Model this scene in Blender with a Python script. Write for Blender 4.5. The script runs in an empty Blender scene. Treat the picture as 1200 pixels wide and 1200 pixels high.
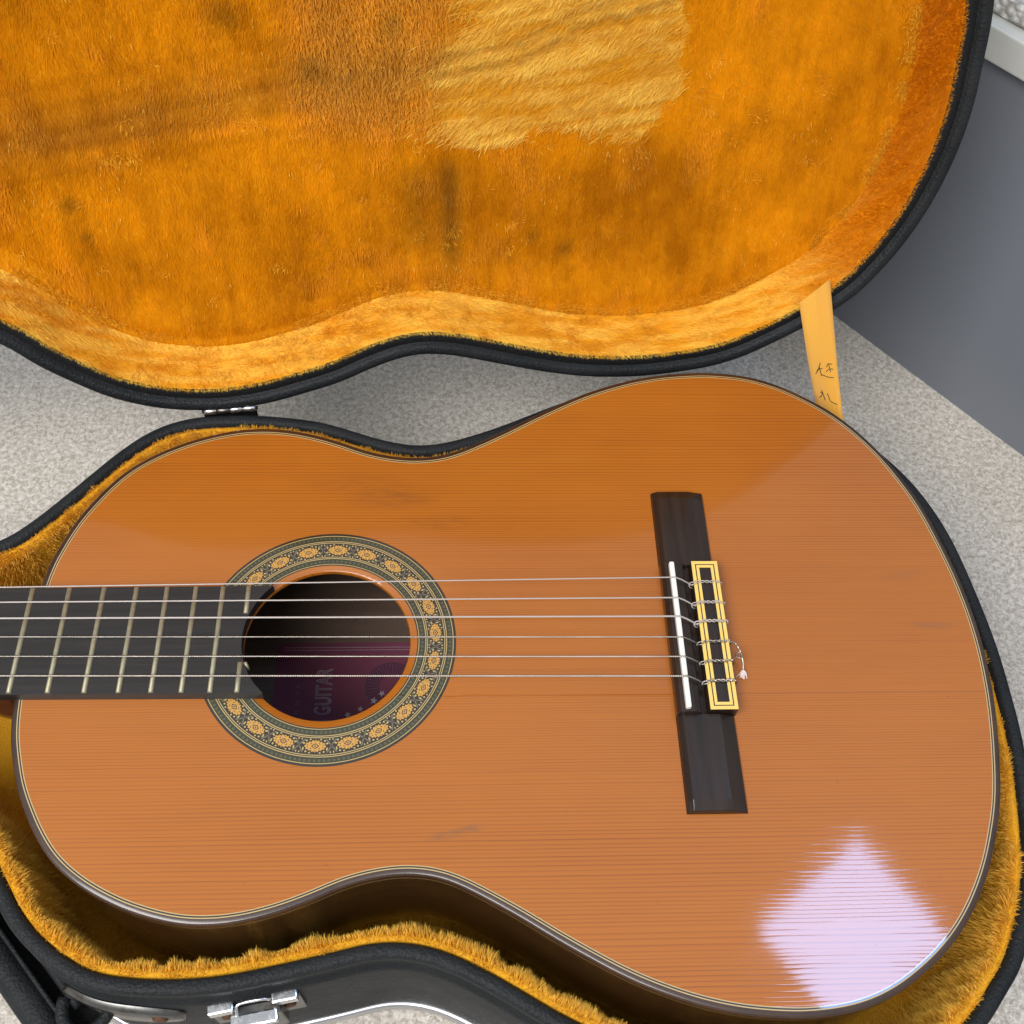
import bpy, bmesh, math
import numpy as np
from mathutils import Matrix, Vector

# ------------------------------------------------------------------ units: millimetres in the guitar's frame
# x runs along the strings to the tail, y away from the viewer, z up; guitar top at z = 0, floor at z = FLOOR
FLOOR = -131.0
MM = 0.001
def W(p):                                   # guitar millimetres -> world metres (floor at world z = 0)
    p = np.asarray(p, float)
    return (p + np.array([0, 0, -FLOOR])) * MM

scene = bpy.context.scene
COL = scene.collection
rng = np.random.default_rng(7)

# ------------------------------------------------------------------ camera
cd = bpy.data.cameras.new('camera')
cam = bpy.data.objects.new('camera', cd)
COL.objects.link(cam)
cd.sensor_fit = 'HORIZONTAL'; cd.sensor_width = 36.0; cd.lens = 1311.155 / 1200.0 * 36.0
cd.clip_start = 0.01; cd.clip_end = 100.0
_a, _yaw, _roll = 0.991330, -0.047620, -0.001700
_R0 = np.array([[1, 0, 0], [0, -math.sin(_a), -math.cos(_a)], [0, math.cos(_a), -math.sin(_a)]])
def _rod(r):
    t = np.linalg.norm(r); k = r / t
    K = np.array([[0, -k[2], k[1]], [k[2], 0, -k[0]], [-k[1], k[0], 0]])
    return np.eye(3) + math.sin(t) * K + (1 - math.cos(t)) * K @ K
_R = _rod(np.array([0, _yaw, _roll])) @ _R0          # rows: right, down, forward
_M = Matrix(((_R[0][0], -_R[1][0], -_R[2][0], 0), (_R[0][1], -_R[1][1], -_R[2][1], 0), (_R[0][2], -_R[1][2], -_R[2][2], 0), (0, 0, 0, 1)))
_c = W((215.154, -255.286, 510.358))
cam.matrix_world = Matrix.Translation(Vector(_c)) @ _M
scene.camera = cam

# ------------------------------------------------------------------ light: soft shade all round, one bright opening overhead, one added softbox
world = bpy.data.worlds.new('World'); scene.world = world; world.use_nodes = True
bg = world.node_tree.nodes['Background']
bg.inputs['Color'].default_value = (0.93, 0.965, 1.0, 1); bg.inputs['Strength'].default_value = 0.56
_wt = world.node_tree; _tc = _wt.nodes.new('ShaderNodeTexCoord'); _sp = _wt.nodes.new('ShaderNodeSeparateXYZ'); _mr = _wt.nodes.new('ShaderNodeMapRange'); _vm = _wt.nodes.new('ShaderNodeVectorMath')
_wt.links.new(_tc.outputs['Generated'], _sp.inputs[0]); _wt.links.new(_sp.outputs[2], _mr.inputs[0]); _mr.inputs[3].default_value = 0.36; _mr.inputs[4].default_value = 1.0
_vm.operation = 'SCALE'; _vm.inputs[0].default_value = (0.93, 0.965, 1.0); _wt.links.new(_mr.outputs[0], _vm.inputs['Scale']); _wt.links.new(_vm.outputs[0], bg.inputs['Color'])
ld = bpy.data.lights.new('skylight', 'AREA'); ld.shape = 'RECTANGLE'; ld.size = 0.375; ld.size_y = 0.335
ld.color = (0.33, 0.56, 1.0); ld.energy = 16.0 * math.pi * 0.375 * 0.335
sky_lamp = bpy.data.objects.new('skylight', ld); COL.objects.link(sky_lamp)
sky_lamp.location = W((1214, 357, 2400)); sky_lamp.rotation_euler = (0, 0, math.radians(36.4))
ld2 = bpy.data.lights.new('key_softbox', 'AREA'); ld2.shape = 'RECTANGLE'; ld2.size = 1.9; ld2.size_y = 1.2  # added key softbox, unseen, above and behind the camera
ld2.color = (1.0, 0.975, 0.94); ld2.energy = 69.0
side_lamp = bpy.data.objects.new('key_softbox', ld2); COL.objects.link(side_lamp)
side_lamp.location = (-0.75, -1.15, 2.25)
side_lamp.rotation_euler = (Vector((0.25, 0.1, 0.1)) - side_lamp.location).to_track_quat('-Z', 'Y').to_euler()
scene.view_settings.view_transform = 'Standard'; scene.view_settings.look = 'None'
scene.view_settings.exposure = 0.30; scene.view_settings.gamma = 1.0
scene.cycles.use_denoising = True
scene.cycles.max_bounces = 6; scene.cycles.diffuse_bounces = 4; scene.cycles.glossy_bounces = 4; scene.cycles.transmission_bounces = 4
scene.cycles.use_adaptive_sampling = True; scene.cycles.adaptive_threshold = 0.02

# ------------------------------------------------------------------ material helpers
def mat(name, base=(0.5, 0.5, 0.5), rough=0.5, metal=0.0, coat=0.0, coat_rough=0.03, spec=0.5, sheen=0.0):
    m = bpy.data.materials.new(name); m.use_nodes = True
    b = m.node_tree.nodes['Principled BSDF']
    b.inputs['Base Color'].default_value = (*base, 1); b.inputs['Roughness'].default_value = rough
    b.inputs['Metallic'].default_value = metal; b.inputs['Coat Weight'].default_value = coat
    b.inputs['Coat Roughness'].default_value = coat_rough; b.inputs['Specular IOR Level'].default_value = spec
    b.inputs['Sheen Weight'].default_value = sheen
    return m
class NT:
    def __init__(s, m): s.t = m.node_tree; s.b = s.t.nodes['Principled BSDF']
    def n(s, kind, **kw):
        x = s.t.nodes.new(kind)
        for k, v in kw.items():
            if k in x.inputs.keys():
                if hasattr(v, 'type') and hasattr(v, 'is_linked'): s.t.links.new(v, x.inputs[k])
                else: x.inputs[k].default_value = v
            else: setattr(x, k, v)
        return x
    def link(s, a, b): s.t.links.new(a, b)
    def math(s, op, a, b=None, c=None):
        x = s.t.nodes.new('ShaderNodeMath'); x.operation = op
        for i, v in enumerate((a, b, c)):
            if v is None: continue
            if isinstance(v, (int, float)): x.inputs[i].default_value = v
            else: s.t.links.new(v, x.inputs[i])
        return x.outputs[0]
    def obj(s, scale=(1, 1, 1)):
        tc = s.t.nodes.new('ShaderNodeTexCoord'); mp = s.t.nodes.new('ShaderNodeMapping')
        mp.inputs['Scale'].default_value = scale
        s.t.links.new(tc.outputs['Object'], mp.inputs['Vector']); return mp.outputs[0]
    def noise(s, vec, scale, detail=4, rough=0.55, dist=0.0):
        x = s.t.nodes.new('ShaderNodeTexNoise'); s.t.links.new(vec, x.inputs['Vector'])
        x.inputs['Scale'].default_value = scale; x.inputs['Detail'].default_value = detail
        x.inputs['Roughness'].default_value = rough; x.inputs['Distortion'].default_value = dist
        return x.outputs['Fac']
    def ramp(s, fac, stops, interp='LINEAR'):
        x = s.t.nodes.new('ShaderNodeValToRGB'); s.t.links.new(fac, x.inputs[0]); x.color_ramp.interpolation = interp
        e = x.color_ramp.elements
        while len(e) < len(stops): e.new(0.5)
        for i, (p, c) in enumerate(stops):
            e[i].position = p; e[i].color = (*c, 1) if len(c) == 3 else c
        return x.outputs[0]
    def mix(s, fac, a, b, blend='MIX'):
        x = s.t.nodes.new('ShaderNodeMix'); x.data_type = 'RGBA'; x.blend_type = blend
        for sock, v in ((x.inputs[0], fac), (x.inputs[6], a), (x.inputs[7], b)):
            if isinstance(v, (int, float)): sock.default_value = v
            elif isinstance(v, tuple): sock.default_value = (*v, 1) if len(v) == 3 else v
            else: s.t.links.new(v, sock)
        return x.outputs[2]
    def bump(s, h, dist, strength=1.0, to=('Normal',)):
        x = s.t.nodes.new('ShaderNodeBump'); x.inputs['Distance'].default_value = dist; x.inputs['Strength'].default_value = strength
        s.t.links.new(h, x.inputs['Height'])
        for k in to: s.t.links.new(x.outputs[0], s.b.inputs[k])
    def color(s, c): s.t.links.new(c, s.b.inputs['Base Color'])
G = (lambda v: (v, v, v))

# cedar soundboard: growth rings run along x, finer towards the centre joint
m_top = mat('cedar_top', rough=0.45, coat=1.0, coat_rough=0.035, spec=0.3)
t = NT(m_top)
v0 = t.obj()
sep = t.n('ShaderNodeSeparateXYZ'); t.link(v0, sep.inputs[0])
ymm = t.math('MULTIPLY', sep.outputs[1], 1000.0)
wob = t.noise(t.obj((2.2, 14, 1)), 3.0, 1)
low = t.noise(t.obj((0.4, 90, 1)), 1.0, 1)
ph = t.math('ADD', t.math('MULTIPLY', ymm, 0.47), t.math('MULTIPLY', t.math('TANH', t.math('DIVIDE', ymm, 60.0)), 26.0))
ph = t.math('ADD', ph, t.math('MULTIPLY', wob, 0.8))
ph = t.math('ADD', ph, t.math('MULTIPLY', low, 2.4))
saw = t.math('FRACT', ph)
rid = t.math('FLOOR', ph)
wn = t.n('ShaderNodeTexWhiteNoise', noise_dimensions='1D'); t.link(rid, wn.inputs['W'])
ring = t.ramp(saw, [(0.0, G(0.0)), (0.55, G(0.05)), (0.82, G(0.6)), (0.91, G(1.0)), (1.0, G(0.05))])
ringv = t.math('MULTIPLY', ring, t.math('MULTIPLY_ADD', wn.outputs['Value'], 0.45, 0.45))
fib = t.noise(t.obj((26, 1900, 1)), 1.0, 1, 0.65)
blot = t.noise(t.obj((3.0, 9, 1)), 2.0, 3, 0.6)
streak = t.noise(t.obj((2.2, 70, 1)), 1.6, 4, 0.7)
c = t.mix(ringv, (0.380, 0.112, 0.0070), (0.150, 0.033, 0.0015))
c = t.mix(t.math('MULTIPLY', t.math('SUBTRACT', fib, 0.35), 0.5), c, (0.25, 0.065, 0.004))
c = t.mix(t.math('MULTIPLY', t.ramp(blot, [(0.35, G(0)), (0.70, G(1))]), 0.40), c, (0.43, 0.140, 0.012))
c = t.mix(t.math('MULTIPLY', t.ramp(streak, [(0.64, G(0)), (0.82, G(1))]), 0.35), c, (0.26, 0.06, 0.010))
# a few dirty rub marks on the varnish
smn = t.ramp(t.noise(t.obj((90, 320, 1)), 1.0, 2, 0.7), [(0.35, G(0.15)), (0.65, G(1))])
def smudge(c, cx, cy, rx, ry, amt, colr, rot=0.0):
    mp = t.n('ShaderNodeMapping', vector_type='TEXTURE'); t.link(v0, mp.inputs[0])
    mp.inputs['Location'].default_value = (cx * MM, cy * MM, 0); mp.inputs['Rotation'].default_value = (0, 0, rot)
    mp.inputs['Scale'].default_value = (rx * MM, ry * MM, 1)
    sx = t.n('ShaderNodeSeparateXYZ'); t.link(mp.outputs[0], sx.inputs[0])
    r2 = t.math('ADD', t.math('POWER', sx.outputs[0], 2.0), t.math('POWER', sx.outputs[1], 2.0))
    f = t.math('MULTIPLY', t.math('SUBTRACT', 1.0, r2), 1.0); f.node.use_clamp = True
    f = t.math('MULTIPLY', f, smn)
    return t.mix(t.math('MULTIPLY', f, amt), c, colr)
for args in ((178, 88, 30, 9, 0.5), (205, 72, 26, 6, 0.35), (160, 98, 34, 8, 0.3)):
    c = smudge(c, *args, (0.17, 0.055, 0.012))
c = smudge(c, 214, -97, 17, 2.6, 0.9, (0.20, 0.085, 0.03), 0.22)
c = smudge(c, 462, 8, 16, 2.5, 0.6, (0.2, 0.08, 0.03), -0.05)
c = smudge(c, 452, 38, 14, 3.0, 0.4, (0.2, 0.08, 0.03), 0.05)
jl = t.math('LESS_THAN', t.math('ABSOLUTE', t.math('SUBTRACT', ymm, -29.5)), 0.45)
c = t.mix(t.math('MULTIPLY', jl, t.math('MULTIPLY', t.math('GREATER_THAN', sep.outputs[0], 0.19), 0.35)), c, (0.22, 0.06, 0.01))
spk = t.ramp(t.noise(t.obj((1, 2.2, 1)), 330, 1, 0.6), [(0.80, G(0)), (0.84, G(1))])
c = t.mix(t.math('MULTIPLY', spk, 0.55), c, (0.10, 0.035, 0.01))
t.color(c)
t.link(t.ramp(blot, [(0.3, G(0.025)), (0.75, G(0.06))]), t.b.inputs['Coat Roughness'])
hgt = t.math('ADD', t.math('MULTIPLY', ringv, 1.0), t.math('MULTIPLY', fib, 0.35))
t.bump(hgt, 0.0000085, 1.0, ('Coat Normal', 'Normal'))

def wood(name, c1, c2, scale=(4, 60, 60), rough=0.4, coat=0.0, sp=0.5, coat_rough=0.06):
    m = mat(name, rough=rough, coat=coat, spec=sp, coat_rough=coat_rough); t = NT(m)
    f = t.noise(t.obj(scale), 3.0, 5, 0.65, 0.4); f2 = t.noise(t.obj((scale[0] * 6, scale[1] * 9, scale[2] * 9)), 3.0, 3, 0.7)
    c = t.mix(t.ramp(f, [(0.35, G(0)), (0.68, G(1))]), c1, c2)
    c = t.mix(t.math('MULTIPLY', f2, 0.35), c, tuple(x * 0.5 for x in c1)); t.color(c)
    t.bump(f2, 0.00006); return m
m_side = wood('rosewood_side', (0.030, 0.013, 0.006), (0.060, 0.026, 0.011), (3, 3, 70), 0.3, 1.0, coat_rough=0.08)
m_bind = wood('rosewood_binding', (0.028, 0.012, 0.007), (0.055, 0.024, 0.014), (20, 20, 20), 0.35, 0.7, coat_rough=0.14)
m_back = wood('rosewood_back', (0.085, 0.052, 0.036), (0.12, 0.078, 0.055), (3, 60, 3), 0.6)
m_neck = wood('mahogany_neck', (0.10, 0.030, 0.014), (0.15, 0.05, 0.022), (3, 50, 50), 0.35, 0.8)
m_ebony = wood('ebony_board', (0.016, 0.015, 0.015), (0.030, 0.027, 0.026), (6, 140, 40), 0.48, 0.0, 0.42)
m_bridge = wood('rosewood_bridge', (0.014, 0.009, 0.007), (0.034, 0.019, 0.013), (60, 3, 60), 0.30, 0.25, 0.35, 0.12)
m_cream = mat('cream_inlay', (0.47, 0.34, 0.15), 0.35, coat=1.0)
m_ivory = mat('yellowed_inlay', (0.80, 0.55, 0.13), 0.35, coat=0.7, coat_rough=0.1)
m_blackline = mat('black_inlay', (0.012, 0.009, 0.007), 0.35, coat=1.0)
m_bone = mat('white_saddle', (0.80, 0.79, 0.74), 0.35, coat=0.3)
m_fret = mat('fret_metal', (0.50, 0.43, 0.29), 0.34, 0.55)
t = NT(m_fret); f = t.noise(t.obj((400, 400, 400)), 1.0, 3); t.color(t.mix(f, (0.27, 0.24, 0.15), (0.42, 0.39, 0.27)))
t.link(t.ramp(f, [(0.3, G(0.38)), (0.7, G(0.6))]), t.b.inputs['Roughness'])
m_chrome = mat('chrome', (0.80, 0.81, 0.83), 0.16, 1.0)
t = NT(m_chrome); f = t.noise(t.obj((300, 300, 300)), 1.0, 4, 0.7); t.link(t.ramp(f, [(0.35, G(0.10)), (0.75, G(0.42))]), t.b.inputs['Roughness'])
m_latch = m_chrome.copy(); m_latch.name = 'worn_chrome'; m_latch.node_tree.nodes['Principled BSDF'].inputs['Base Color'].default_value = (0.62, 0.63, 0.65, 1)
m_oldmetal = mat('tarnished_metal', (0.30, 0.30, 0.29), 0.38, 1.0)
t = NT(m_oldmetal); f = t.noise(t.obj((160, 160, 160)), 1.0, 5, 0.7)
t.color(t.mix(t.ramp(f, [(0.5, G(0)), (0.72, G(1))]), (0.19, 0.19, 0.185), (0.10, 0.07, 0.045)))
m_trim = mat('silver_trim', (0.62, 0.63, 0.66), 0.28, 1.0)
m_rust = mat('rusty_rivet', (0.10, 0.045, 0.02), 0.7, 0.3)
m_nylon = mat('nylon_string', (0.60, 0.54, 0.50), 0.25, spec=0.5)
m_nylon.node_tree.nodes['Principled BSDF'].inputs['Transmission Weight'].default_value = 0.35
m_wound = mat('wound_string', (0.62, 0.58, 0.52), 0.33, 1.0)
t = NT(m_wound); sx = t.n('ShaderNodeSeparateXYZ'); t.link(t.obj(), sx.inputs[0])
wv = t.math('SINE', t.math('MULTIPLY', sx.outputs[0], 2 * math.pi / 0.0011)); t.bump(wv, 0.00006)
f = t.noise(t.obj((60, 60, 60)), 1.0, 3); t.color(t.mix(f, (0.26, 0.23, 0.19), (0.62, 0.58, 0.53)))
m_label = mat('purple_paper', (0.235, 0.055, 0.125), 0.75)
t = NT(m_label); f = t.noise(t.obj((60, 60, 60)), 1.0, 4); t.color(t.mix(f, (0.105, 0.020, 0.042), (0.150, 0.030, 0.062)))
m_ink_pale = mat('pale_label_print', (0.30, 0.25, 0.29), 0.7)
m_ink_mid = mat('faint_label_print', (0.18, 0.10, 0.13), 0.7)
m_ink_dark = mat('dark_label_print', (0.045, 0.014, 0.040), 0.7)
m_ink = mat('black_marker_ink', (0.03, 0.02, 0.008), 0.7)

# vinyl skin of the case
m_vinyl = mat('black_vinyl', (0.018, 0.020, 0.023), 0.5, spec=0.2)
t = NT(m_vinyl)
vo = t.n('ShaderNodeTexVoronoi'); t.link(t.obj(), vo.inputs['Vector']); vo.inputs['Scale'].default_value = 800; vo.feature = 'SMOOTH_F1'
f = t.noise(t.obj(), 260, 4, 0.7); f3 = t.noise(t.obj(), 22, 4, 0.7)
t.bump(t.math('ADD', vo.outputs['Distance'], f), 0.00055, 0.8)
c = t.mix(t.ramp(f3, [(0.35, G(0)), (0.7, G(1))]), (0.010, 0.012, 0.014), (0.019, 0.021, 0.023))
dust = t.ramp(t.noise(t.obj(), 700, 3, 0.8), [(0.66, G(0)), (0.72, G(1))])
c = t.mix(t.math('MULTIPLY', dust, 0.25), c, (0.2, 0.19, 0.17)); t.color(c)
t.link(t.ramp(f3, [(0.3, G(0.48)), (0.7, G(0.66))]), t.b.inputs['Roughness'])
m_rimvinyl = m_vinyl.copy(); m_rimvinyl.name = 'dull_black_vinyl'
b_ = m_rimvinyl.node_tree.nodes['Principled BSDF']; b_.inputs['Specular IOR Level'].default_value = 0.22
m_velvet = mat('black_edge_binding', (0.010, 0.010, 0.011), 0.75, spec=0.25)
t = NT(m_velvet); f = t.noise(t.obj(), 900, 4, 0.8)
t.color(t.mix(t.ramp(f, [(0.45, G(0)), (0.75, G(1))]), (0.007, 0.007, 0.008), (0.030, 0.030, 0.032))); t.bump(f, 0.0006, 0.7)

# plush: colour comes from each strand's own dye, worn, matted and painted-lit places differ
def plush(name, base_surface):
    m = mat(name, rough=0.8, spec=0.08); t = NT(m)
    a = t.n('ShaderNodeAttribute', attribute_name='dye')
    if base_surface:
        f = t.noise(t.obj((1, 1, 1)), 900, 3, 0.8)
        t.color(t.mix(t.math('MULTIPLY', f, 0.22), a.outputs['Color'], (0.55, 0.45, 0.35), 'MULTIPLY'))
        t.bump(f, 0.0012, 0.9)
    else:
        t.color(a.outputs['Color'])
        pass
        tr = t.n('ShaderNodeBsdfTranslucent'); t.link(a.outputs['Color'], tr.inputs['Color'])
        mx = t.n('ShaderNodeMixShader'); mx.inputs[0].default_value = 0.3
        out = [n for n in t.t.nodes if n.type == 'OUTPUT_MATERIAL'][0]
        df = t.n('ShaderNodeBsdfDiffuse'); t.link(a.outputs['Color'], df.inputs['Color']); t.link(df.outputs[0], mx.inputs[1]); t.link(tr.outputs[0], mx.inputs[2]); t.link(mx.outputs[0], out.inputs['Surface'])
    return m
m_plush = plush('plush_backing', True)
m_pile = plush('plush_pile', False)

# woven strap with a herringbone
m_strap = mat('woven_strap', rough=0.8, spec=0.2, sheen=0.2)
t = NT(m_strap); uv = t.n('ShaderNodeUVMap', uv_map='UVMap')
su = t.n('ShaderNodeSeparateXYZ'); t.link(uv.outputs[0], su.inputs[0])
zig = t.math('ABSOLUTE', t.math('SUBTRACT', t.math('FRACT', t.math('MULTIPLY', su.outputs[0], 1.0)), 0.5))
her = t.math('SINE', t.math('MULTIPLY', t.math('ADD', t.math('MULTIPLY', su.outputs[1], 62.0), t.math('MULTIPLY', zig, 16.0)), 6.283))
hn = t.math('MULTIPLY_ADD', her, 0.5, 0.5)
t.color(t.mix(hn, (0.74, 0.31, 0.03), (0.97, 0.53, 0.09))); t.bump(hn, 0.0003, 0.8)

# floor: grey flecked needle-felt
m_floor = mat('flecked_floor', rough=0.85, spec=0.25); t = NT(m_floor)
f1 = t.noise(t.obj(), 310, 3, 0.7, 0.5); f2 = t.noise(t.obj(), 560, 2, 0.7); f3 = t.noise(t.obj(), 9, 3, 0.6); f4 = t.noise(t.obj((1, 1.3, 1)), 210, 3, 0.6, 1.2)
c = t.mix(t.ramp(f1, [(0.38, G(0)), (0.64, G(1))]), (0.335, 0.292, 0.243), (0.66, 0.62, 0.565))
c = t.mix(t.math('MULTIPLY', t.ramp(f4, [(0.55, G(0)), (0.70, G(1))]), 0.45), c, (0.245, 0.20, 0.16))
c = t.mix(t.math('MULTIPLY', t.ramp(f2, [(0.50, G(0)), (0.70, G(1))]), 0.55), c, (0.76, 0.745, 0.72))
c = t.mix(t.math('MULTIPLY', f3, 0.25), c, (0.48, 0.46, 0.435)); t.color(c)
t.bump(f2, 0.0012, 0.6)
m_riser = mat('grey_painted_wall', (0.155, 0.170, 0.200), 0.5, spec=0.35); t = NT(m_riser)
f = t.noise(t.obj(), 3.5, 4, 0.55); g = t.noise(t.obj(), 300, 3, 0.6); s_ = t.noise(t.obj((1, 1, 6)), 26, 4, 0.75)
c = t.mix(t.ramp(f, [(0.3, G(0)), (0.7, G(1))]), (0.150, 0.165, 0.195), (0.175, 0.188, 0.216))
c = t.mix(t.math('MULTIPLY', t.ramp(s_, [(0.70, G(0)), (0.78, G(1))]), 0.35), c, (0.30, 0.30, 0.31)); t.color(c); t.bump(g, 0.0002, 0.4)
m_sill = mat('pale_sill', (0.56, 0.57, 0.54), 0.5); t = NT(m_sill); f = t.noise(t.obj(), 60, 4, 0.7)
t.color(t.mix(f, (0.50, 0.51, 0.48), (0.62, 0.63, 0.60)))
m_pebble = mat('rough_white_slab', (0.62, 0.60, 0.57), 0.8); t = NT(m_pebble)
vo = t.n('ShaderNodeTexVoronoi'); t.link(t.obj(), vo.inputs['Vector']); vo.inputs['Scale'].default_value = 210
t.color(t.mix(t.ramp(vo.outputs['Distance'], [(0.1, G(0)), (0.7, G(1))]), (0.80, 0.79, 0.76), (0.40, 0.38, 0.35))); t.bump(vo.outputs['Distance'], -0.003, 1.0)

# ------------------------------------------------------------------ mesh helpers (all geometry given in guitar millimetres)
def link(o, parent=None):
    COL.objects.link(o)
    if parent is not None: o.parent = parent
    return o
def empty(name, label, cat, group=None):
    o = bpy.data.objects.new(name, None); o.empty_display_size = 0.02
    o['label'] = label; o['category'] = cat
    return link(o)
def group_node(name, parent):                # a part that is only carried by its sub-parts
    o = bpy.data.objects.new(name, None); o.empty_display_size = 0.01
    return link(o, parent)
def build(name, verts, faces, m, parent=None, smooth=True, raw=False):
    me = bpy.data.meshes.new(name)
    me.from_pydata([tuple(v) for v in (verts if raw else W(verts))], [], faces)
    me.validate(); me.update()
    if smooth: me.polygons.foreach_set('use_smooth', np.ones(len(me.polygons), bool))
    if m is not None: me.materials.append(m)
    return link(bpy.data.objects.new(name, me), parent)
def sharp(o, deg=35):
    me = o.data; bm = bmesh.new(); bm.from_mesh(me)
    for e in bm.edges:
        if len(e.link_faces) == 2 and e.calc_face_angle(0) > math.radians(deg): e.smooth = False
    bm.to_mesh(me); bm.free(); return o
def fix(o):
    bm = bmesh.new(); bm.from_mesh(o.data); bmesh.ops.recalc_face_normals(bm, faces=bm.faces); bm.to_mesh(o.data); bm.free(); return o
def bevel(o, w, seg=2):
    bm = bmesh.new(); bm.from_mesh(o.data)
    bmesh.ops.bevel(bm, geom=[e for e in bm.edges if e.calc_face_angle(0) > 0.5], offset=w * MM, segments=seg, affect='EDGES', profile=0.6)
    bm.to_mesh(o.data); bm.free(); return sharp(o)
def spline(pts, n, closed=False):
    P = np.asarray(pts, float)
    if closed: Q = np.vstack([P[-1], P, P[0], P[1]])
    else: Q = np.vstack([2 * P[0] - P[1], P, 2 * P[-1] - P[-2]])
    out = []
    for i in range(len(Q) - 3):
        p0, p1, p2, p3 = Q[i:i + 4]
        for s in np.linspace(0, 1, 24, endpoint=False):
            out.append(0.5 * ((2 * p1) + (p2 - p0) * s + (2 * p0 - 5 * p1 + 4 * p2 - p3) * s ** 2 + (3 * p1 - p0 - 3 * p2 + p3) * s ** 3))
    out.append(P[0] if closed else P[-1]); out = np.array(out)
    L = np.r_[0, np.cumsum(np.linalg.norm(np.diff(out, axis=0), axis=1))]
    s = np.linspace(0, L[-1], n, endpoint=not closed)
    return np.c_[[np.interp(s, L, out[:, k]) for k in range(out.shape[1])]].T
def smooth_loop(P, it):
    for _ in range(it): P = 0.5 * P + 0.25 * (np.roll(P, 1, 0) + np.roll(P, -1, 0))
    return P
def normals2(P):                              # outward normals of a clockwise-or-not closed loop
    T = np.roll(P, -1, 0) - np.roll(P, 1, 0); T /= np.linalg.norm(T, axis=1)[:, None]
    N = np.c_[T[:, 1], -T[:, 0]]
    A = 0.5 * np.sum(P[:, 0] * np.roll(P[:, 1], -1) - np.roll(P[:, 0], -1) * P[:, 1])
    return N if A > 0 else -N
def ring_faces(n, rows, closed=True, flip=False):
    F = []
    for r in range(rows - 1):
        for i in range(n if closed else n - 1):
            j = (i + 1) % n
            q = (r * n + i, r * n + j, (r + 1) * n + j, (r + 1) * n + i)
            F.append(q[::-1] if flip else q)
    return F
def sweep_profile(P, N, prof):                # loop P, normals N, profile [(outward offset, z)]
    return np.vstack([np.c_[P + N * o, np.full(len(P), z)] for o, z in prof])
def tube(name, path, rad, m, parent, seg=8, cap=True):
    P = np.asarray(path, float); n = len(P); rad = np.broadcast_to(rad, (n,))
    T = np.gradient(P, axis=0); T /= np.linalg.norm(T, axis=1)[:, None]
    up = np.array([0.13, 0.21, 0.97]); V = []
    for i in range(n):
        a = np.cross(T[i], up); a /= np.linalg.norm(a); b = np.cross(a, T[i])
        for k in range(seg):
            th = 2 * math.pi * k / seg; V.append(P[i] + rad[i] * (a * math.cos(th) + b * math.sin(th)))
    F = ring_faces(seg, n)
    if cap: F += [tuple(range(seg)), tuple(range((n - 1) * seg, n * seg))]
    return fix(build(name, V, F, m, parent))
def frame_box(name, origin, ax, ay, az, lo, hi, m, parent, bev=0.0, taper=None):
    o = np.asarray(origin, float); V = []
    for z in (lo[2], hi[2]):
        for x, y in ((lo[0], lo[1]), (hi[0], lo[1]), (hi[0], hi[1]), (lo[0], hi[1])):
            V.append(o + np.asarray(ax) * x + np.asarray(ay) * y + np.asarray(az) * z)
    ob = fix(build(name, V, [(0, 3, 2, 1), (4, 5, 6, 7), (0, 1, 5, 4), (1, 2, 6, 5), (2, 3, 7, 6), (3, 0, 4, 7)], m, parent, False))
    if bev: bevel(ob, bev)
    return ob
X3, Y3, Z3 = np.eye(3)
def flat_poly(name, pts2, z, m, parent, place=None):
    V = [(x, y, z) for x, y in pts2]
    return build(name, V, [tuple(range(len(V)))], m, parent, False)

def lattice(seed, n=256): return np.random.default_rng(seed).random((n, n))
def vnoise(x, y, seed, octaves=4, gain=0.5):
    out = np.zeros_like(x, float); amp = 1.0; tot = 0.0
    for o in range(octaves):
        g = lattice(seed + o); xi = np.floor(x).astype(int); yi = np.floor(y).astype(int); fx = x - xi; fy = y - yi
        fx = fx * fx * (3 - 2 * fx); fy = fy * fy * (3 - 2 * fy); n = 256
        v = (g[xi % n, yi % n] * (1 - fx) + g[(xi + 1) % n, yi % n] * fx) * (1 - fy) + (g[xi % n, (yi + 1) % n] * (1 - fx) + g[(xi + 1) % n, (yi + 1) % n] * fx) * fy
        out += amp * v; tot += amp; amp *= gain; x = x * 2.03 + 17.1; y = y * 2.03 + 5.7
    return out / tot
def sstep(a, b, x): t_ = np.clip((x - a) / (b - a), 0, 1); return t_ * t_ * (3 - 2 * t_)
def set_dye(o, cols):
    a = o.data.attributes.new('dye', 'FLOAT_COLOR', 'POINT')
    c4 = np.ones((len(o.data.vertices), 4), np.float32); c4[:, :3] = cols
    a.data.foreach_set('color', c4.ravel())
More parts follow.
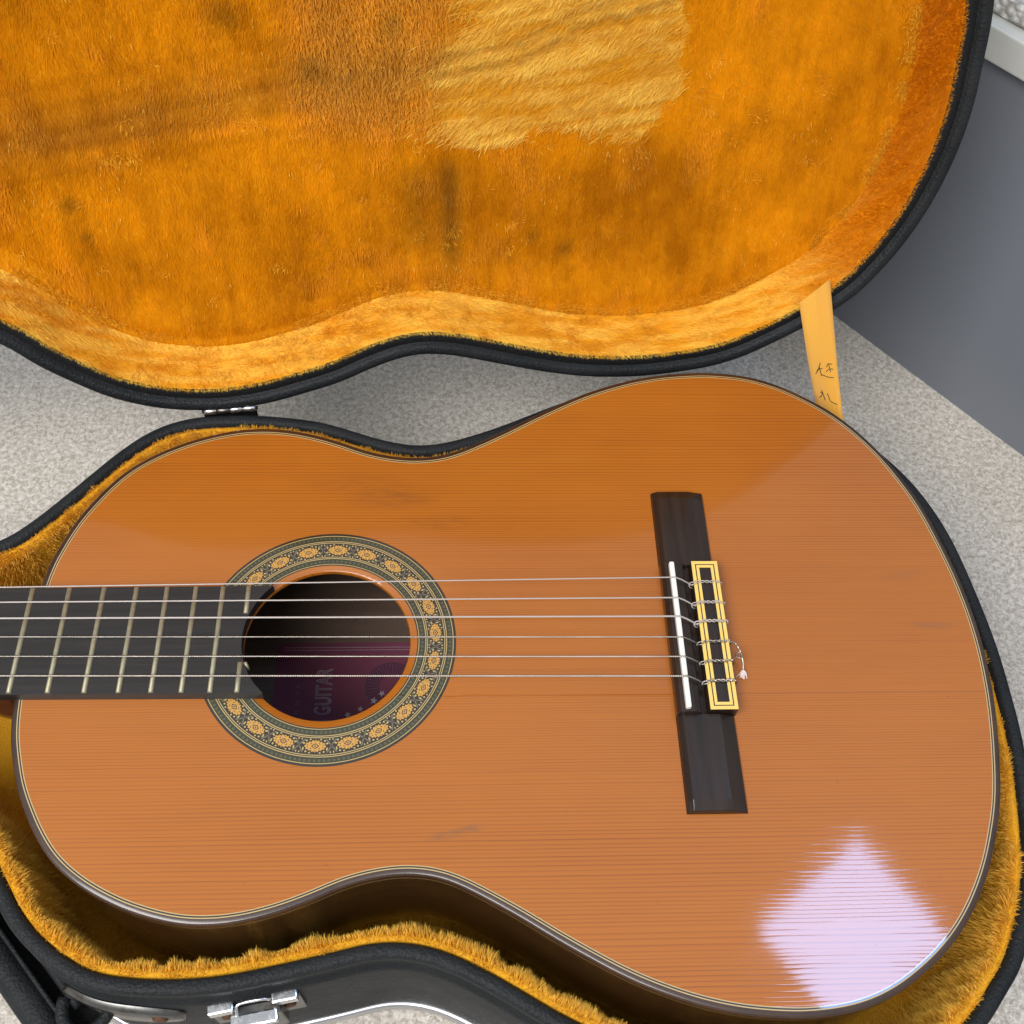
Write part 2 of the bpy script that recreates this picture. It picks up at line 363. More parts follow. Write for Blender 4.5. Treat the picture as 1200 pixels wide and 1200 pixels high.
def strands(name, P, D, Nn, L, wd, c_root, c_tip, droop, parent):
    """many plush fibres as thin tapered blades, joined in one mesh"""
    n = len(P); D = D / np.linalg.norm(D, axis=1)[:, None]
    S = np.cross(D, Nn) + rng.normal(0, 0.2, (n, 3)); S -= D * np.sum(S * D, 1)[:, None]; S /= np.linalg.norm(S, axis=1)[:, None] + 1e-9
    mid = P + D * (L * 0.55)[:, None]
    tip = P + D * L[:, None] + droop * L[:, None] * 0.45
    h = (wd * 0.5)[:, None]
    V = np.empty((n, 5, 3)); V[:, 0] = P - S * h; V[:, 1] = P + S * h; V[:, 2] = mid + S * h * 0.8; V[:, 3] = mid - S * h * 0.8; V[:, 4] = tip
    V = W(V.reshape(-1, 3)).astype(np.float32)
    me = bpy.data.meshes.new(name); me.vertices.add(n * 5); me.vertices.foreach_set('co', V.ravel())
    base = (np.arange(n) * 5)[:, None]
    li = np.hstack([base + [0, 1, 2, 3], base + [3, 2, 4]]).astype(np.int32).ravel()
    me.loops.add(n * 7); me.loops.foreach_set('vertex_index', li)
    me.polygons.add(n * 2)
    st = ((np.arange(n) * 7)[:, None] + [0, 4]).astype(np.int32).ravel(); me.polygons.foreach_set('loop_start', st)
    me.update(calc_edges=True); me.materials.append(m_pile)
    o = link(bpy.data.objects.new(name, me), parent); o['kind'] = 'stuff'
    C = np.empty((n, 5, 3)); C[:, 0] = C[:, 1] = c_root; C[:, 2] = C[:, 3] = 0.45 * c_root + 0.55 * c_tip; C[:, 4] = c_tip
    set_dye(o, C.reshape(-1, 3))
    return o
def sample(V, F, n, keep=None):
    """random points on quads: positions, normals, quad index"""
    V = np.asarray(V, float); F = np.asarray(F)
    A, B, C_, D_ = (V[F[:, k]] for k in range(4))
    nn = np.cross(C_ - A, D_ - B); ar = 0.5 * np.linalg.norm(nn, axis=1); nn /= (2 * ar)[:, None] + 1e-12
    if keep is not None: ar = ar * keep
    idx = rng.choice(len(F), n, p=ar / ar.sum()); s = rng.random(n)[:, None]; r = rng.random(n)[:, None]
    return (A[idx] * (1 - s) + B[idx] * s) * (1 - r) + (D_[idx] * (1 - s) + C_[idx] * s) * r, nn[idx], idx

# ------------------------------------------------------------------ the place: floor and the painted step behind
def quad_sheet(name, pts, m): return build(name, pts, [(0, 1, 2, 3)], m, None, False)
fl = quad_sheet('floor', [(-3000, -3000, FLOOR), (3500, -3000, FLOOR), (3500, 3000, FLOOR), (-3000, 3000, FLOOR)], m_floor); fl['kind'] = 'structure'
step = empty('step_wall', 'grey painted step wall with pale sill behind the open case lid', 'wall')
wa = np.array([514.7, 343.9, FLOOR]); wd_ = np.array([0.6386, -0.7695, 0]); wn_ = np.array([0.7695, 0.6386, 0])  # along, into the wall
frame_box('riser', wa, wd_, wn_, Z3, (-1200, 0, -5), (1500, 60, 247), m_riser, step, 0)
frame_box('sill', wa, wd_, wn_, Z3, (-1200, -7, 247.5), (1500, 64, 267), m_sill, step, 1.2)
frame_box('slab', wa, wd_, wn_, Z3, (-1200, 3, 267.5), (1500, 1500, 279), m_pebble, step, 2.0)

# ------------------------------------------------------------------ the guitar
guitar = empty('classical_guitar', 'orange cedar-topped classical guitar lying in the open plush-lined case', 'guitar')
half = [(0, 0), (0, 14), (0.3, 30), (2.3, 46), (5.2, 57), (10, 71), (16, 83), (24, 96), (33, 107), (44, 116), (57, 123.6), (72, 130), (90, 134.8), (105, 136), (120, 134.7), (135, 131.2),
        (150, 126), (164, 120.3), (178, 116.8), (191, 115.6), (204, 117), (217, 121.7), (239, 133.6), (262, 147.5), (288, 161.6), (312, 171), (332, 176), (350, 178.2), (366, 178.6), (384, 176.6), (400, 171.7), (415, 163.7),
        (431, 152), (445, 137.5), (457, 120), (466, 102), (473.5, 82), (480, 54), (484, 28), (485.6, 0)]
loop = half + [(x, -y) for x, y in half[-2:0:-1]]
BODY = smooth_loop(spline(loop, 720, True), 6)
BN = normals2(BODY)
HX, HR = 149.0, 41.6
# soundboard: radial loft from the hole to the edge
inner_edge = BODY - BN * 4.3
def polar_loft(edge, cx, rad):
    ang = np.arctan2(edge[:, 1], edge[:, 0] - cx)
    return np.c_[cx + rad * np.cos(ang), rad * np.sin(ang)]
hole = polar_loft(inner_edge, HX, HR)
rows = [np.c_[hole, np.full(720, -2.6)], np.c_[polar_loft(inner_edge, HX, HR + 0.02), np.full(720, -0.5)], np.c_[polar_loft(inner_edge, HX, HR + 0.5), np.zeros(720)]]
h2 = polar_loft(inner_edge, HX, HR + 0.5)
for k in range(1, 9): rows.append(np.c_[h2 + (inner_edge - h2) * k / 8, np.zeros(720)])
sb = fix(build('soundboard', np.vstack(rows), ring_faces(720, len(rows)), m_top, guitar)); sharp(sb, 50)
# edge lines, from the wood outwards
def edge_strip(name, o0, o1, z0, z1, m, parent=guitar, drop=0.4):
    V = sweep_profile(BODY, BN, [(o0, z0 - drop), (o0, z0), (o1, z1), (o1, z1 - drop)])
    return sharp(fix(build(name, V, ring_faces(720, 4), m, parent)), 40)
purf = edge_strip('purfling', -4.35, -3.9, 0.02, 0.02, m_cream)
edge_strip('black_line', -3.9, -3.25, 0.015, 0.015, m_blackline, purf)
edge_strip('cream_line', -3.25, -2.75, 0.02, 0.0, m_cream, purf)
V = sweep_profile(BODY, BN, [(-2.75, -0.5), (-2.75, 0.0), (-1.0, -0.1), (-0.35, -0.45), (0.0, -1.2), (0.0, -5.0)])
sharp(fix(build('binding', V, ring_faces(720, 6), m_bind, guitar)), 60)
V = sweep_profile(BODY, BN, [(0.03, -4.8), (0.03, -5.3)]); fix(build('side_line', V, ring_faces(720, 2), m_cream, purf))
V = sweep_profile(BODY, BN, [(0.0, -5.2), (0.0, -30), (0.0, -60), (0.0, -92), (-1.5, -95)])
fix(build('side', V, ring_faces(720, 5), m_side, guitar))
spine = np.c_[np.clip(BODY[:, 0], 60, 400), np.zeros(720)]
V = np.vstack([np.c_[BODY + (spine - BODY) * k / 6, np.full(720, -93.0)] for k in range(7)])
fix(build('back', V, ring_faces(720, 7), m_back, guitar))
# rosette
ros = group_node('rosette', guitar)
m_olive = mat('rosette_olive', (0.030, 0.030, 0.013), 0.4, coat=1.0); m_rosbg = mat('rosette_ground', (0.022, 0.014, 0.006), 0.4, coat=1.0)
m_gold = mat('rosette_gold', (0.50, 0.27, 0.05), 0.4, coat=1.0); m_pale = mat('rosette_pale', (0.44, 0.33, 0.13), 0.4, coat=1.0)
m_teal = mat('rosette_grey_green', (0.13, 0.13, 0.08), 0.4, coat=1.0); m_plum = mat('rosette_plum', (0.085, 0.035, 0.03), 0.4, coat=1.0)
def annulus(name, r0, r1, z, m, parent=ros, n=256):
    th = np.linspace(0, 2 * math.pi, n, endpoint=False)
    V = np.vstack([np.c_[HX + r * np.cos(th), r * np.sin(th), np.full(n, z)] for r in (r0, r1)])
    return fix(build(name, V, ring_faces(n, 2), m, parent))
annulus('ground_ring', 45.2, 64.8, 0.03, m_rosbg)
for r0, r1 in ((46.3, 49.15), (60.5, 63.05)): annulus('green_ring', r0, r1, 0.05, m_olive)
for r0, r1 in ((45.85, 46.2), (49.25, 49.7), (50.15, 50.55), (58.85, 59.25), (59.75, 60.2), (63.1, 63.5)): annulus('cream_ring', r0, r1, 0.06, m_pale)
# little eyelets in the two green rings: too small to pick apart
def eyelets(name, rc, n, a, b, z):
    V = []; F = []
    for k in range(n):
        th = 2 * math.pi * k / n; rad = np.array([math.cos(th), math.sin(th)]); tan = np.array([-rad[1], rad[0]]); cc = np.array([HX, 0]) + rad * rc
        i0 = len(V)
        for s in (1.0, 0.55):
            for q in range(8):
                ph_ = 2 * math.pi * q / 8; pt = cc + tan * a * s * math.cos(ph_) + rad * b * s * math.sin(ph_); V.append((pt[0], pt[1], z))
        F += [(i0 + q, i0 + (q + 1) % 8, i0 + 8 + (q + 1) % 8, i0 + 8 + q) for q in range(8)]
    o = fix(build(name, V, F, m_teal_l, ros, False)); o['kind'] = 'stuff'
m_teal_l = mat('rosette_eyelet', (0.12, 0.12, 0.06), 0.4, coat=1.0)
eyelets('eyelets', 47.7, 132, 0.62, 0.62, 0.075); eyelets('eyelets', 61.8, 168, 0.62, 0.62, 0.075)
NM = 22
def local_mesh(name, polys, mats):                # flat motif, x along the ring, y outward, raw millimetres scaled to metres
    V = []; F = []; MI = []
    for pts, z, mi in polys:
        i0 = len(V); V += [(x * MM, y * MM, z * MM) for x, y in pts]; F.append(tuple(range(i0, len(V)))); MI.append(mi)
    me = bpy.data.meshes.new(name); me.from_pydata(V, [], F); me.update()
    for m in mats: me.materials.append(m)
    me.polygons.foreach_set('material_index', np.array(MI, np.int32)); return me
def disc(cx, cy, r, n=8, sx=1.0): return [(cx + r * sx * math.cos(2 * math.pi * k / n), cy + r * math.sin(2 * math.pi * k / n)) for k in range(n)]
med = []
Q = [(4.5, 0.0), (3.7, 0.75), (3.9, 1.5), (2.9, 1.35), (2.5, 2.1), (1.7, 1.75), (1.2, 2.75), (0.55, 2.2), (0, 2.9)]
full = Q + [(-x, y) for x, y in Q[-2::-1]] + [(-x, -y) for x, y in Q[1:]] + [(x, -y) for x, y in Q[-2:0:-1]]
med.append(([(x * 1.18, y * 1.12) for x, y in full], 0.0, 0))
for sx in (-1, 1):
    for sy in (-1, 1):
        sl_ = [(1.5, 1.75), (2.1, 1.5), (2.6, 0.75), (1.9, 0.95)]
        med.append(([(sx * x, sy * y) for x, y in (sl_ if sx * sy > 0 else sl_[::-1])], 0.012, 1)); med.append((disc(sx * 3.7, sy * 0.55, 0.3, 6), 0.012, 1))
    med.append((disc(0, sx * 2.3, 0.32, 6, 0.7), 0.012, 1))
med.append(([(2.0, 0), (0.9, 0.9), (0, 1.45), (-0.9, 0.9), (-2.0, 0), (-0.9, -0.9), (0, -1.45), (0.9, -0.9)], 0.012, 1))
med.append(([(1.3, 0), (0, 0.95), (-1.3, 0), (0, -0.95)], 0.02, 0)); med.append((disc(0, 0, 0.42), 0.028, 1))
for sx in (-1, 1):
    for sy in (-1, 1):
        for (x, y, r) in ((2.5, 3.35, 0.45), (4.3, 2.75, 0.5), (5.75, 1.6, 0.45)): med.append((disc(sx * x, sy * y, r), 0.006, 2))
me_med = local_mesh('medallion', med, [m_gold, m_plum, m_pale])
crs = []
for sx in (-1, 1):
    for sy in (-1, 1):
        leaf = [(0.15, 0.1), (0.8, 0.55), (1.5, 1.6), (2.5, 2.6), (2.6, 3.55), (1.75, 3.1), (0.95, 2.0), (0.3, 0.9)]
        crs.append(([(sx * x, sy * y) for x, y in (leaf if sx * sy > 0 else leaf[::-1])], 0.006, 0))
        crs.append((disc(sx * 2.3, sy * 1.15, 0.42), 0.009, 2)); crs.append((disc(sx * 0.75, sy * 3.25, 0.5, 8, 0.7), 0.009, 2))
        crs.append(([(sx * 1.2, sy * 1.45), (sx * 2.1, sy * 2.1), (sx * 1.9, sy * 2.6)][::(1 if sx * sy > 0 else -1)], 0.014, 1))
crs.append(([(1.15, 0), (0.25, 0.3), (0, 2.2), (-0.25, 0.3), (-1.15, 0), (-0.25, -0.3), (0, -2.2), (0.25, -0.3)], 0.012, 1))
me_crs = local_mesh('crossed_leaves', crs, [m_teal, m_plum, m_pale])
for k in range(NM):
    for me, nm, off in ((me_med, 'medallion', 0.0), (me_crs, 'crossed_leaves', 0.5)):
        th = 2 * math.pi * (k + off) / NM + 0.10
        o = link(bpy.data.objects.new(nm, me), ros)
        o.location = W((HX + 54.55 * math.cos(th), 54.55 * math.sin(th), 0.075)); o.rotation_euler = (0, 0, th - math.pi / 2)
# paper label on the back, seen through the hole
lab = build('paper_label', [(108, -45, -92.7), (196, -45, -92.7), (196, 46.5, -92.7), (108, 46.5, -92.7)], [(0, 1, 2, 3)], m_label, guitar, False)
def text(name, body, x, y, size, m, rot, parent, z=-92.4, bold=0.0, align='LEFT', outline=False):
    cu = bpy.data.curves.new(name, 'FONT'); cu.body = body; cu.size = size * MM; cu.offset = bold * MM; cu.align_x = align
    cu.space_character = 1.05
    if outline: cu.fill_mode = 'NONE'; cu.bevel_depth = 0.22 * MM; cu.dimensions = '2D'; cu.fill_mode = 'NONE'; cu.dimensions = '3D'
    cu.materials.append(m)
    tmp = bpy.data.objects.new(name, cu); COL.objects.link(tmp); bpy.context.view_layer.update()
    me = bpy.data.meshes.new_from_object(tmp.evaluated_get(bpy.context.evaluated_depsgraph_get())); bpy.data.objects.remove(tmp)
    o = link(bpy.data.objects.new(name, me), parent); o.location = W((x, y, z)); o.rotation_euler = (0, 0, rot)
    return o
t1 = text('lettering', 'EI GUITAR', 140.2, -8.5, 8.6, m_ink_pale, math.pi / 2, lab, outline=True)
t1.scale = (0.92, 1.5, 1); t1.location.x += 0.001
text('small_lettering', 'M  N   V A', 123.5, 1.0, 3.9, m_ink_mid, math.pi / 2, lab)
for yy in (41.5, 43.2): build('print_line', [(112, yy, -92.5), (192, yy, -92.5), (192, yy + 0.25, -92.5), (112, yy + 0.25, -92.5)], [(0, 1, 2, 3)], m_ink_pale, lab, False)
V = []; F = []
for k in range(40):                              # round seal printed with radial strokes
    a0 = 2 * math.pi * k / 40; a1 = a0 + 0.09
    i0 = len(V); V += [(176 + r * math.cos(a), 18 + r * math.sin(a), -92.45) for r, a in ((8.5, a0), (14, a0), (14, a1), (8.5, a1))]; F.append((i0, i0 + 1, i0 + 2, i0 + 3))
for r0, r1 in ((7.4, 8.0), (14.4, 15.2)):
    i0 = len(V); n_ = 48
    for r in (r0, r1): V += [(176 + r * math.cos(2 * math.pi * k / n_), 18 + r * math.sin(2 * math.pi * k / n_), -92.45) for k in range(n_)]
    F += [(i0 + k, i0 + (k + 1) % n_, i0 + n_ + (k + 1) % n_, i0 + n_ + k) for k in range(n_)]
fix(build('printed_seal', V, F, m_ink_dark, lab, False))
for (x, y, r) in ((151.5, 0.5, 2.1), (158.5, 4.0, 1.9), (166, 9, 2.4), (170.5, 13.5, 2.2)):
    pts = [(x + (r if k % 2 == 0 else r * 0.42) * math.cos(math.pi * k / 5 + x), y + (r if k % 2 == 0 else r * 0.42) * math.sin(math.pi * k / 5 + x)) for k in range(10)]
    flat_poly('printed_star', pts, -92.35, m_ink_pale, lab)
# dashes of stamp in the bare wood above the label
for k, (x, w_) in enumerate(((133, 1.2), (137, 1.6), (142.5, 1.4), (147, 2.6), (151.5, 2.8))):
    flat_poly('stamp_mark', [(x, 62 + 0.3 * (k % 2)), (x + w_, 62), (x + w_, 63.2), (x, 63.4)], -92.6, m_ink_dark, guitar)
# fingerboard, ending in an arc along the hole
def fw(x): return 29.25 + (x) * 0.0056 if x >= 0 else 29.25 + x * 0.0105
end_r = 41.5
pts = []
for s in np.linspace(-1, 1, 33):
    y = s * fw(118); pts.append((HX - math.sqrt(end_r ** 2 - y * y), y))
prof = [(-328, -26)] + [(x, -fw(x)) for x in (-250, -160, -80, 0, 60)] + pts + [(x, fw(x)) for x in (60, 0, -80, -160, -250)] + [(-328, 26)]
n = len(prof); ins = np.array(prof); cen = np.array([0, 0])
top_i = ins.copy(); top_i[:, 1] *= 0.985
V = np.vstack([np.c_[ins, np.full(n, 0.15)], np.c_[ins, np.full(n, 6.0)], np.c_[top_i, np.full(n, 6.5)]])
fb = sharp(fix(build('fingerboard', V, ring_faces(n, 3) + [tuple(range(2 * n, 3 * n)), tuple(range(n))[::-1]], m_ebony, guitar)), 25)
def fret(x, y0, y1):
    seg = 6; V = []
    for y in (y0, y0 + 0.6 * np.sign(y1 - y0), y1 - 0.6 * np.sign(y1 - y0), y1):
        k = 0.45 if y in (y0, y1) else 1.0
        for q in range(seg + 1):
            a = math.pi * q / seg; V.append((x + 1.25 * math.cos(a), y, 6.48 + 1.15 * k * math.sin(a)))
    F = ring_faces(seg + 1, 4, False) + [tuple(range(seg + 1)), tuple(range(3 * (seg + 1), 4 * (seg + 1)))]
    fix(build('fret', V, F, m_fret, fb))
for nf in range(1, 20):
    x = 650 * (1 - 2 ** (-nf / 12)) - 325; h = fw(x) - 0.5
    if nf < 19: fret(x, -h, h)
    else: fret(x, h, 13.6); fret(x, -13.2, -h)
tip_ = tube('fret_tang', [(110.4, -13.3, 6.6), (111.3, -14.8, 5.5), (111.9, -16, 3.4)], 0.9, m_fret, fb, 6)
# neck and heel under the fingerboard
V = []; xs = (-328, -200, -90, -50, -25, -12, -4, -0.3)
for x in xs:
    k = sstep(-60, -2, np.array(float(x))) ** 2; depth = 15 + 72 * k; hw = fw(x) - 0.6
    for q in range(17):
        a = math.pi * q / 16; wv_ = hw * (math.cos(a)); V.append((x, wv_ * (1 - 0.45 * k * math.sin(a) ** 2), 0.1 - depth * math.sin(a) ** 0.8))
fix(build('neck', V, ring_faces(17, len(xs), False) + [tuple(range(17)), tuple(range((len(xs) - 1) * 17, len(xs) * 17))], m_neck, guitar))
frame_box('nut', (-327.5, 0, 0), X3, Y3, Z3, (-2.5, -26, 0.2), (2.5, 26, 9), m_bone, guitar, 0.6)
V = [(-331, -26, 6), (-331, 26, 6), (-520, 33, -38), (-520, -33, -38), (-331, -26, -13), (-331, 26, -13), (-520, 33, -57), (-520, -33, -57)]
bevel(fix(build('headstock', V, [(0, 1, 2, 3), (7, 6, 5, 4), (0, 4, 5, 1), (1, 5, 6, 2), (2, 6, 7, 3), (3, 7, 4, 0)], m_neck, guitar, False)), 2)
# bridge
bridge = group_node('bridge', guitar)
BX0, BX1, BY = 321.2, 350.2, 90.15
def wing(name, s):
    y0, y1 = 42.0 * s, BY * s
    xs_ = [BX0, BX0 + 0.8, BX0 + 3, BX0 + 19, BX0 + 21, BX1 - 0.8, BX1]; zs = [0.0, 2.6, 4.6, 4.9, 4.7, 1.9, 0.0]
    V = []
    for y, k, sh in ((y0, 1.0, 0), (y1 - 5.5 * s, 1.0, 0), (y1 - 0.4 * s, 0.72, 0), (y1, 0.0, 0)):
        for x, z in zip(xs_, zs): V.append((x, y, z * k))
    o = fix(build(name, V, ring_faces(7, 4, False) + [tuple(range(7))], m_bridge, bridge, False)); return bevel(o, 0.25, 1)
wing('wing', 1); wing('wing', -1)
# raised middle: saddle bed, trough, tie block
def xz_prism(name, prof_, y0, y1, m, parent, bev=0.3):
    n = len(prof_); V = [(x, y, z) for y in (y0, y1) for x, z in prof_]
    o = fix(build(name, V, ring_faces(n, 2) + [tuple(range(n)), tuple(range(n, 2 * n))], m, parent, False))
    return bevel(o, bev, 2) if bev else o
xz_prism('saddle_bed', [(BX0, 0), (BX0, 5.6), (BX0 + 1.6, 8.2), (329.5, 8.4), (332.6, 7.0), (333.6, 2.0), (336.8, 2.0), (336.8, 0)], -42.2, 42.2, m_bridge, bridge, 0.35)
xz_prism('tie_block', [(336.9, 0), (336.9, 8.2), (337.5, 8.7), (350.0, 8.7), (350.6, 8.2), (350.6, 0)], -41.6, 41.8, m_bridge, bridge, 0.25)
sd = frame_box('saddle', (326.2, 0, 8.2), X3, Y3, Z3, (-1.35, -41, -2), (1.35, 40.6, 2.9), m_bone, bridge, 0.9)
def rect_frame(name, x0, x1, y0, y1, wx, wy, z, m, th=0.35):
    V = [(x0, y0), (x1, y0), (x1, y1), (x0, y1), (x0 + wx, y0 + wy), (x1 - wx, y0 + wy), (x1 - wx, y1 - wy), (x0 + wx, y1 - wy)]
    V3 = [(x, y, z) for x, y in V] + [(x, y, z - th) for x, y in V]
    F = []
    for i in range(4):
        j = (i + 1) % 4
        F += [(i, j, 4 + j, 4 + i), (8 + i, 8 + j, j, i), (4 + i, 4 + j, 12 + j, 12 + i)]
    return fix(build(name, V3, F, m, bridge, False))
rect_frame('cream_inlay', 336.95, 350.6, -41.55, 41.75, 1.75, 1.75, 8.95, m_ivory)
rect_frame('black_inlay', 338.7, 348.85, -39.8, 40.0, 0.6, 0.55, 8.86, m_blackline)
rect_frame('cream_inlay', 339.3, 348.25, -39.25, 39.45, 1.45, 1.5, 8.95, m_ivory)
# strings, over the saddle and tied round the block
sy_nut = [22, 13.4, 4.8, -3.8, -12.4, -20.6]
sy_12 = [27.1, 18.4, 9.3, -0.9, -11.4, -21.7]; sy_b = [30.7, 18.7, 7.9, -3.7, -14.5, -25.1]
dia = [0.74, 0.84, 1.04, 0.78, 0.90, 1.10]
for k in range(6):
    m = m_nylon if k < 3 else m_wound; r = dia[k] / 2 * 0.95
    yb = sy_b[k]; y12 = sy_12[k]; zs_ = 11.1 + r
    slope = (yb - y12) / 326.0
    path = [(x, y12 + slope * x, 10.6 + r + (zs_ - 10.6 - r) * x / 326.0 if x > 0 else 10.6 + r + 0.004 * x) for x in (-326, -200, -100, 0, 100, 200, 290, 325.3)]
    path += [(326.4, yb, zs_ + 0.05), (327.4, yb, zs_ - 0.25), (330.5, yb - 0.7, 10.1), (334.0, yb - 1.6, 8.1), (336.2, yb - 2.1, 6.6), (337.2, yb - 2.2, 6.0), (344, yb - 2.2, 5.6)]
    st = tube('string', path, r, m, guitar, 8)
    # loop in front of the block, up and over, twisted with its own tail
    yo = yb - 2.2
    lp = [(336.6, yo - 1.0, 5.4), (334.9, yo - 1.3, 7.2), (334.4, yo - 0.5, 8.5), (335.2, yo + 0.3, 9.1), (337, yo + 0.5, 9.5)]
    tw = []
    for q, x in enumerate(np.linspace(338.5, 351.0, 14)):
        a = q * 1.25 + k; tw.append((x, yo + 0.6 + 0.6 * math.cos(a), 9.55 + 0.45 * math.sin(a)))
    dn = [(351.7, yo + 0.5, 8.6), (351.8, yo + 0.3, 6.5), (350.7, yo, 5.4)]
    tube('tied_loop', spline(lp + tw + dn, 60), r * 0.8, m, st, 7)
    lp2 = [(334.6, yo - 0.3, 7.6), (335.4, yo - 1.0, 9.0), (337.2, yo - 0.7, 9.5)]
    tw2 = [(x, yo + 0.6 - 0.6 * math.cos(q * 1.25 + k), 9.55 - 0.45 * math.sin(q * 1.25 + k)) for q, x in enumerate(np.linspace(338.5, 349.6, 12))]
    tube('tied_loop', spline(lp2 + tw2, 50), r * 0.75, m, st, 7)
    if k == 3:
        tube('string_tail', spline([(350.6, yo + 0.3, 9.2), (353.5, yo + 0.2, 8.6), (356.0, yo - 3.0, 7.0), (357.4, yo - 7.5, 4.6), (357.5, yo - 12, 2.6)], 30), 0.36, m_wound, st, 6)
        fr_ = [];
        for q in range(22):
            a = rng.normal(0, 0.42); l = 3.0 + rng.random() * 2.0; b = rng.random() * 1.6
            fr_.append(((357.5, yo - 11.6, 2.6), (357.5 + l * math.sin(a) * 0.7, yo - 11.6 - l * 0.55, 1.6 + b), (357.5 + l * math.sin(a) * 1.0, yo - 11.6 - l * math.cos(a), 0.5 + b)))
        V = []; F = []
        for a_, b_, c_ in fr_:
            i0 = len(V); e = np.array([0.16, 0.02, 0.05]); a_, b_, c_ = map(np.array, (a_, b_, c_)); V += [a_ - e, a_ + e, b_ + e, b_ - e, c_ + e, c_ - e]; F += [(i0, i0 + 1, i0 + 2, i0 + 3), (i0 + 3, i0 + 2, i0 + 4, i0 + 5)]
        fr_o = build('frayed_end', V, F, m_silk, st, False) if 'm_silk' in globals() else build('frayed_end', V, F, mat('pale_silk_core', (0.78, 0.66, 0.62), 0.6), st, False)
        fr_o['kind'] = 'stuff'
    if k == 4:
        a = np.linspace(0, 2 * math.pi * 1.1, 26)
        tube('string_tail', spline([(350.2, yo + 0.4, 9.2), (352.5, yo + 2.8, 8.8), (354.0, yo + 4.5, 8.0)] + [(355.3 - 1.6 * math.cos(q), yo + 4.6 + 1.5 * math.sin(q), 7.4) for q in a], 60), 0.34, m_wound, st, 6)

# ------------------------------------------------------------------ the case
case = empty('guitar_case', 'open black vinyl guitar case lined with golden orange plush', 'guitar case')
far_c = [(-430, 50), (-330, 55), (-230, 54), (-150, 55), (-95, 58), (-58, 64), (-34, 73.2), (-21.5, 83.7), (-8.6, 98.4), (4, 114), (17, 130), (31, 144.3), (46.2, 153.8), (65.4, 158.9), (95.3, 159.8), (129, 155.9), (146, 150.8), (171.5, 141.5),
         (193, 137.7), (213, 141.5), (240, 152), (270, 166.5), (297, 178), (320, 184.8), (355, 188), (388, 185.5), (410, 177), (440, 157), (462, 137), (477, 117), (487.3, 95.8), (494.7, 70.9), (499.4, 39.4), (502.4, 8), (502.8, -17), (501.8, -48),
         (497, -86), (488, -122), (471.7, -154.5), (463.9, -163.8), (456.1, -172.2), (449, -179.7), (430, -193.5), (402, -203.5), (370, -207), (335, -204.5), (300, -196), (275, -186.5), (256, -177.5), (240, -168.2), (227, -160.8), (214, -154.2), (200.5, -149.2), (187, -147),
         (174, -147.5), (162, -150.2), (138, -155), (114, -159.3), (95, -160.7), (76, -160.4), (54, -157.4), (38.5, -150.4), (23, -139.6), (11.5, -128), (0.5, -112.4), (-12, -95), (-30, -78), (-58, -65), (-95, -59), (-150, -56), (-230, -55), (-330, -56), (-430, -51), (-436, 0)]
NC = 900
CASE = smooth_loop(spline(far_c, NC, True), 8); CN = normals2(CASE)
V = sweep_profile(CASE, CN, [(-14, -129.5), (-3, -129.5), (0.5, -127), (1.2, -118), (1.6, -70), (1.5, -38), (1.0, -35.5), (-0.8, -34), (-1.2, -30), (-1.2, -26)])
fix(build('case_shell', V, ring_faces(NC, 10), m_vinyl, case))
V = sweep_profile(CASE, CN, [(-1.4, -28), (-0.5, -25.5), (0.1, -23), (0.2, -20), (-0.5, -18.4), (-2.5, -17.8), (-5.2, -18.0), (-6.6, -19.2), (-7.0, -22), (-7.0, -34)])
fix(build('case_rim', V, ring_faces(NC, 10), m_vinyl, case))
V = sweep_profile(CASE, CN, [(0.8, -119.5), (2.3, -119.2), (3.6, -121), (4.1, -124), (3.6, -127), (2.0, -128.6), (-1, -128.4)])
fix(build('silver_trim', V, ring_faces(NC, 7), m_trim, case))
# golden pile colours
ORANGE = np.array([0.77, 0.290, 0.005]); DEEP = np.array([0.50, 0.165, 0.003]); GOLD = np.array([0.97, 0.57, 0.045]); PALE = np.array([0.99, 0.69, 0.15]); BROWN = np.array([0.42, 0.20, 0.05])
spineC = np.c_[np.clip(CASE[:, 0], -380, 330), np.interp(np.clip(CASE[:, 0], -380, 330), [-400, 100, 330], [0, 0, -8])]
prof = [(-6.8, -24), (-7.6, -20.8), (-9.6, -19.8), (-11.6, -22.0), (-12.8, -28), (-13.6, -42), (-14.2, -70), (-15.0, -98), (-26, -110)]
V = sweep_profile(CASE, CN, prof)
last = CASE + CN * -26
V = np.vstack([V] + [np.c_[last + (spineC - last) * s, np.full(NC, -110.0)] for s in (0.25, 0.55, 0.8, 1.0)])
F = ring_faces(NC, 13)
lin = fix(build('case_lining', V, F, m_plush, case))
co = np.array([v.co[:] for v in lin.data.vertices]) / MM
nz = vnoise(co[:, 0] / 30, co[:, 1] / 30, 11)
set_dye(lin, ORANGE * (0.3 + 0.2 * nz)[:, None] + GOLD * 0.5)
Fa = np.array(F); rowi = np.arange(len(F)) // NC; colx = V[Fa[:, 0], 0]; 
keep = ((rowi < 9) & (colx > -150)).astype(float) * np.where(rowi < 4, 2.4, np.where(rowi < 6, 0.9, 0.5))
P, Nn, idx = sample(V, Fa, 230000, keep)
ci = idx % NC; on = np.c_[CN[ci], np.zeros(len(ci))]; Nn = np.where((np.sum(Nn * (-on + 0.6 * Z3), 1) < 0)[:, None], -Nn, Nn)
row = idx // NC; lowk = sstep(-24, -60, P[:, 2])
cl = vnoise(P[:, 0] / 8, P[:, 1] / 8, 31, 3); cl2 = vnoise(P[:, 0] / 9 + 40, P[:, 1] / 9, 37, 3)
tang = np.c_[-CN[ci][:, 1], CN[ci][:, 0], np.zeros(len(ci))]
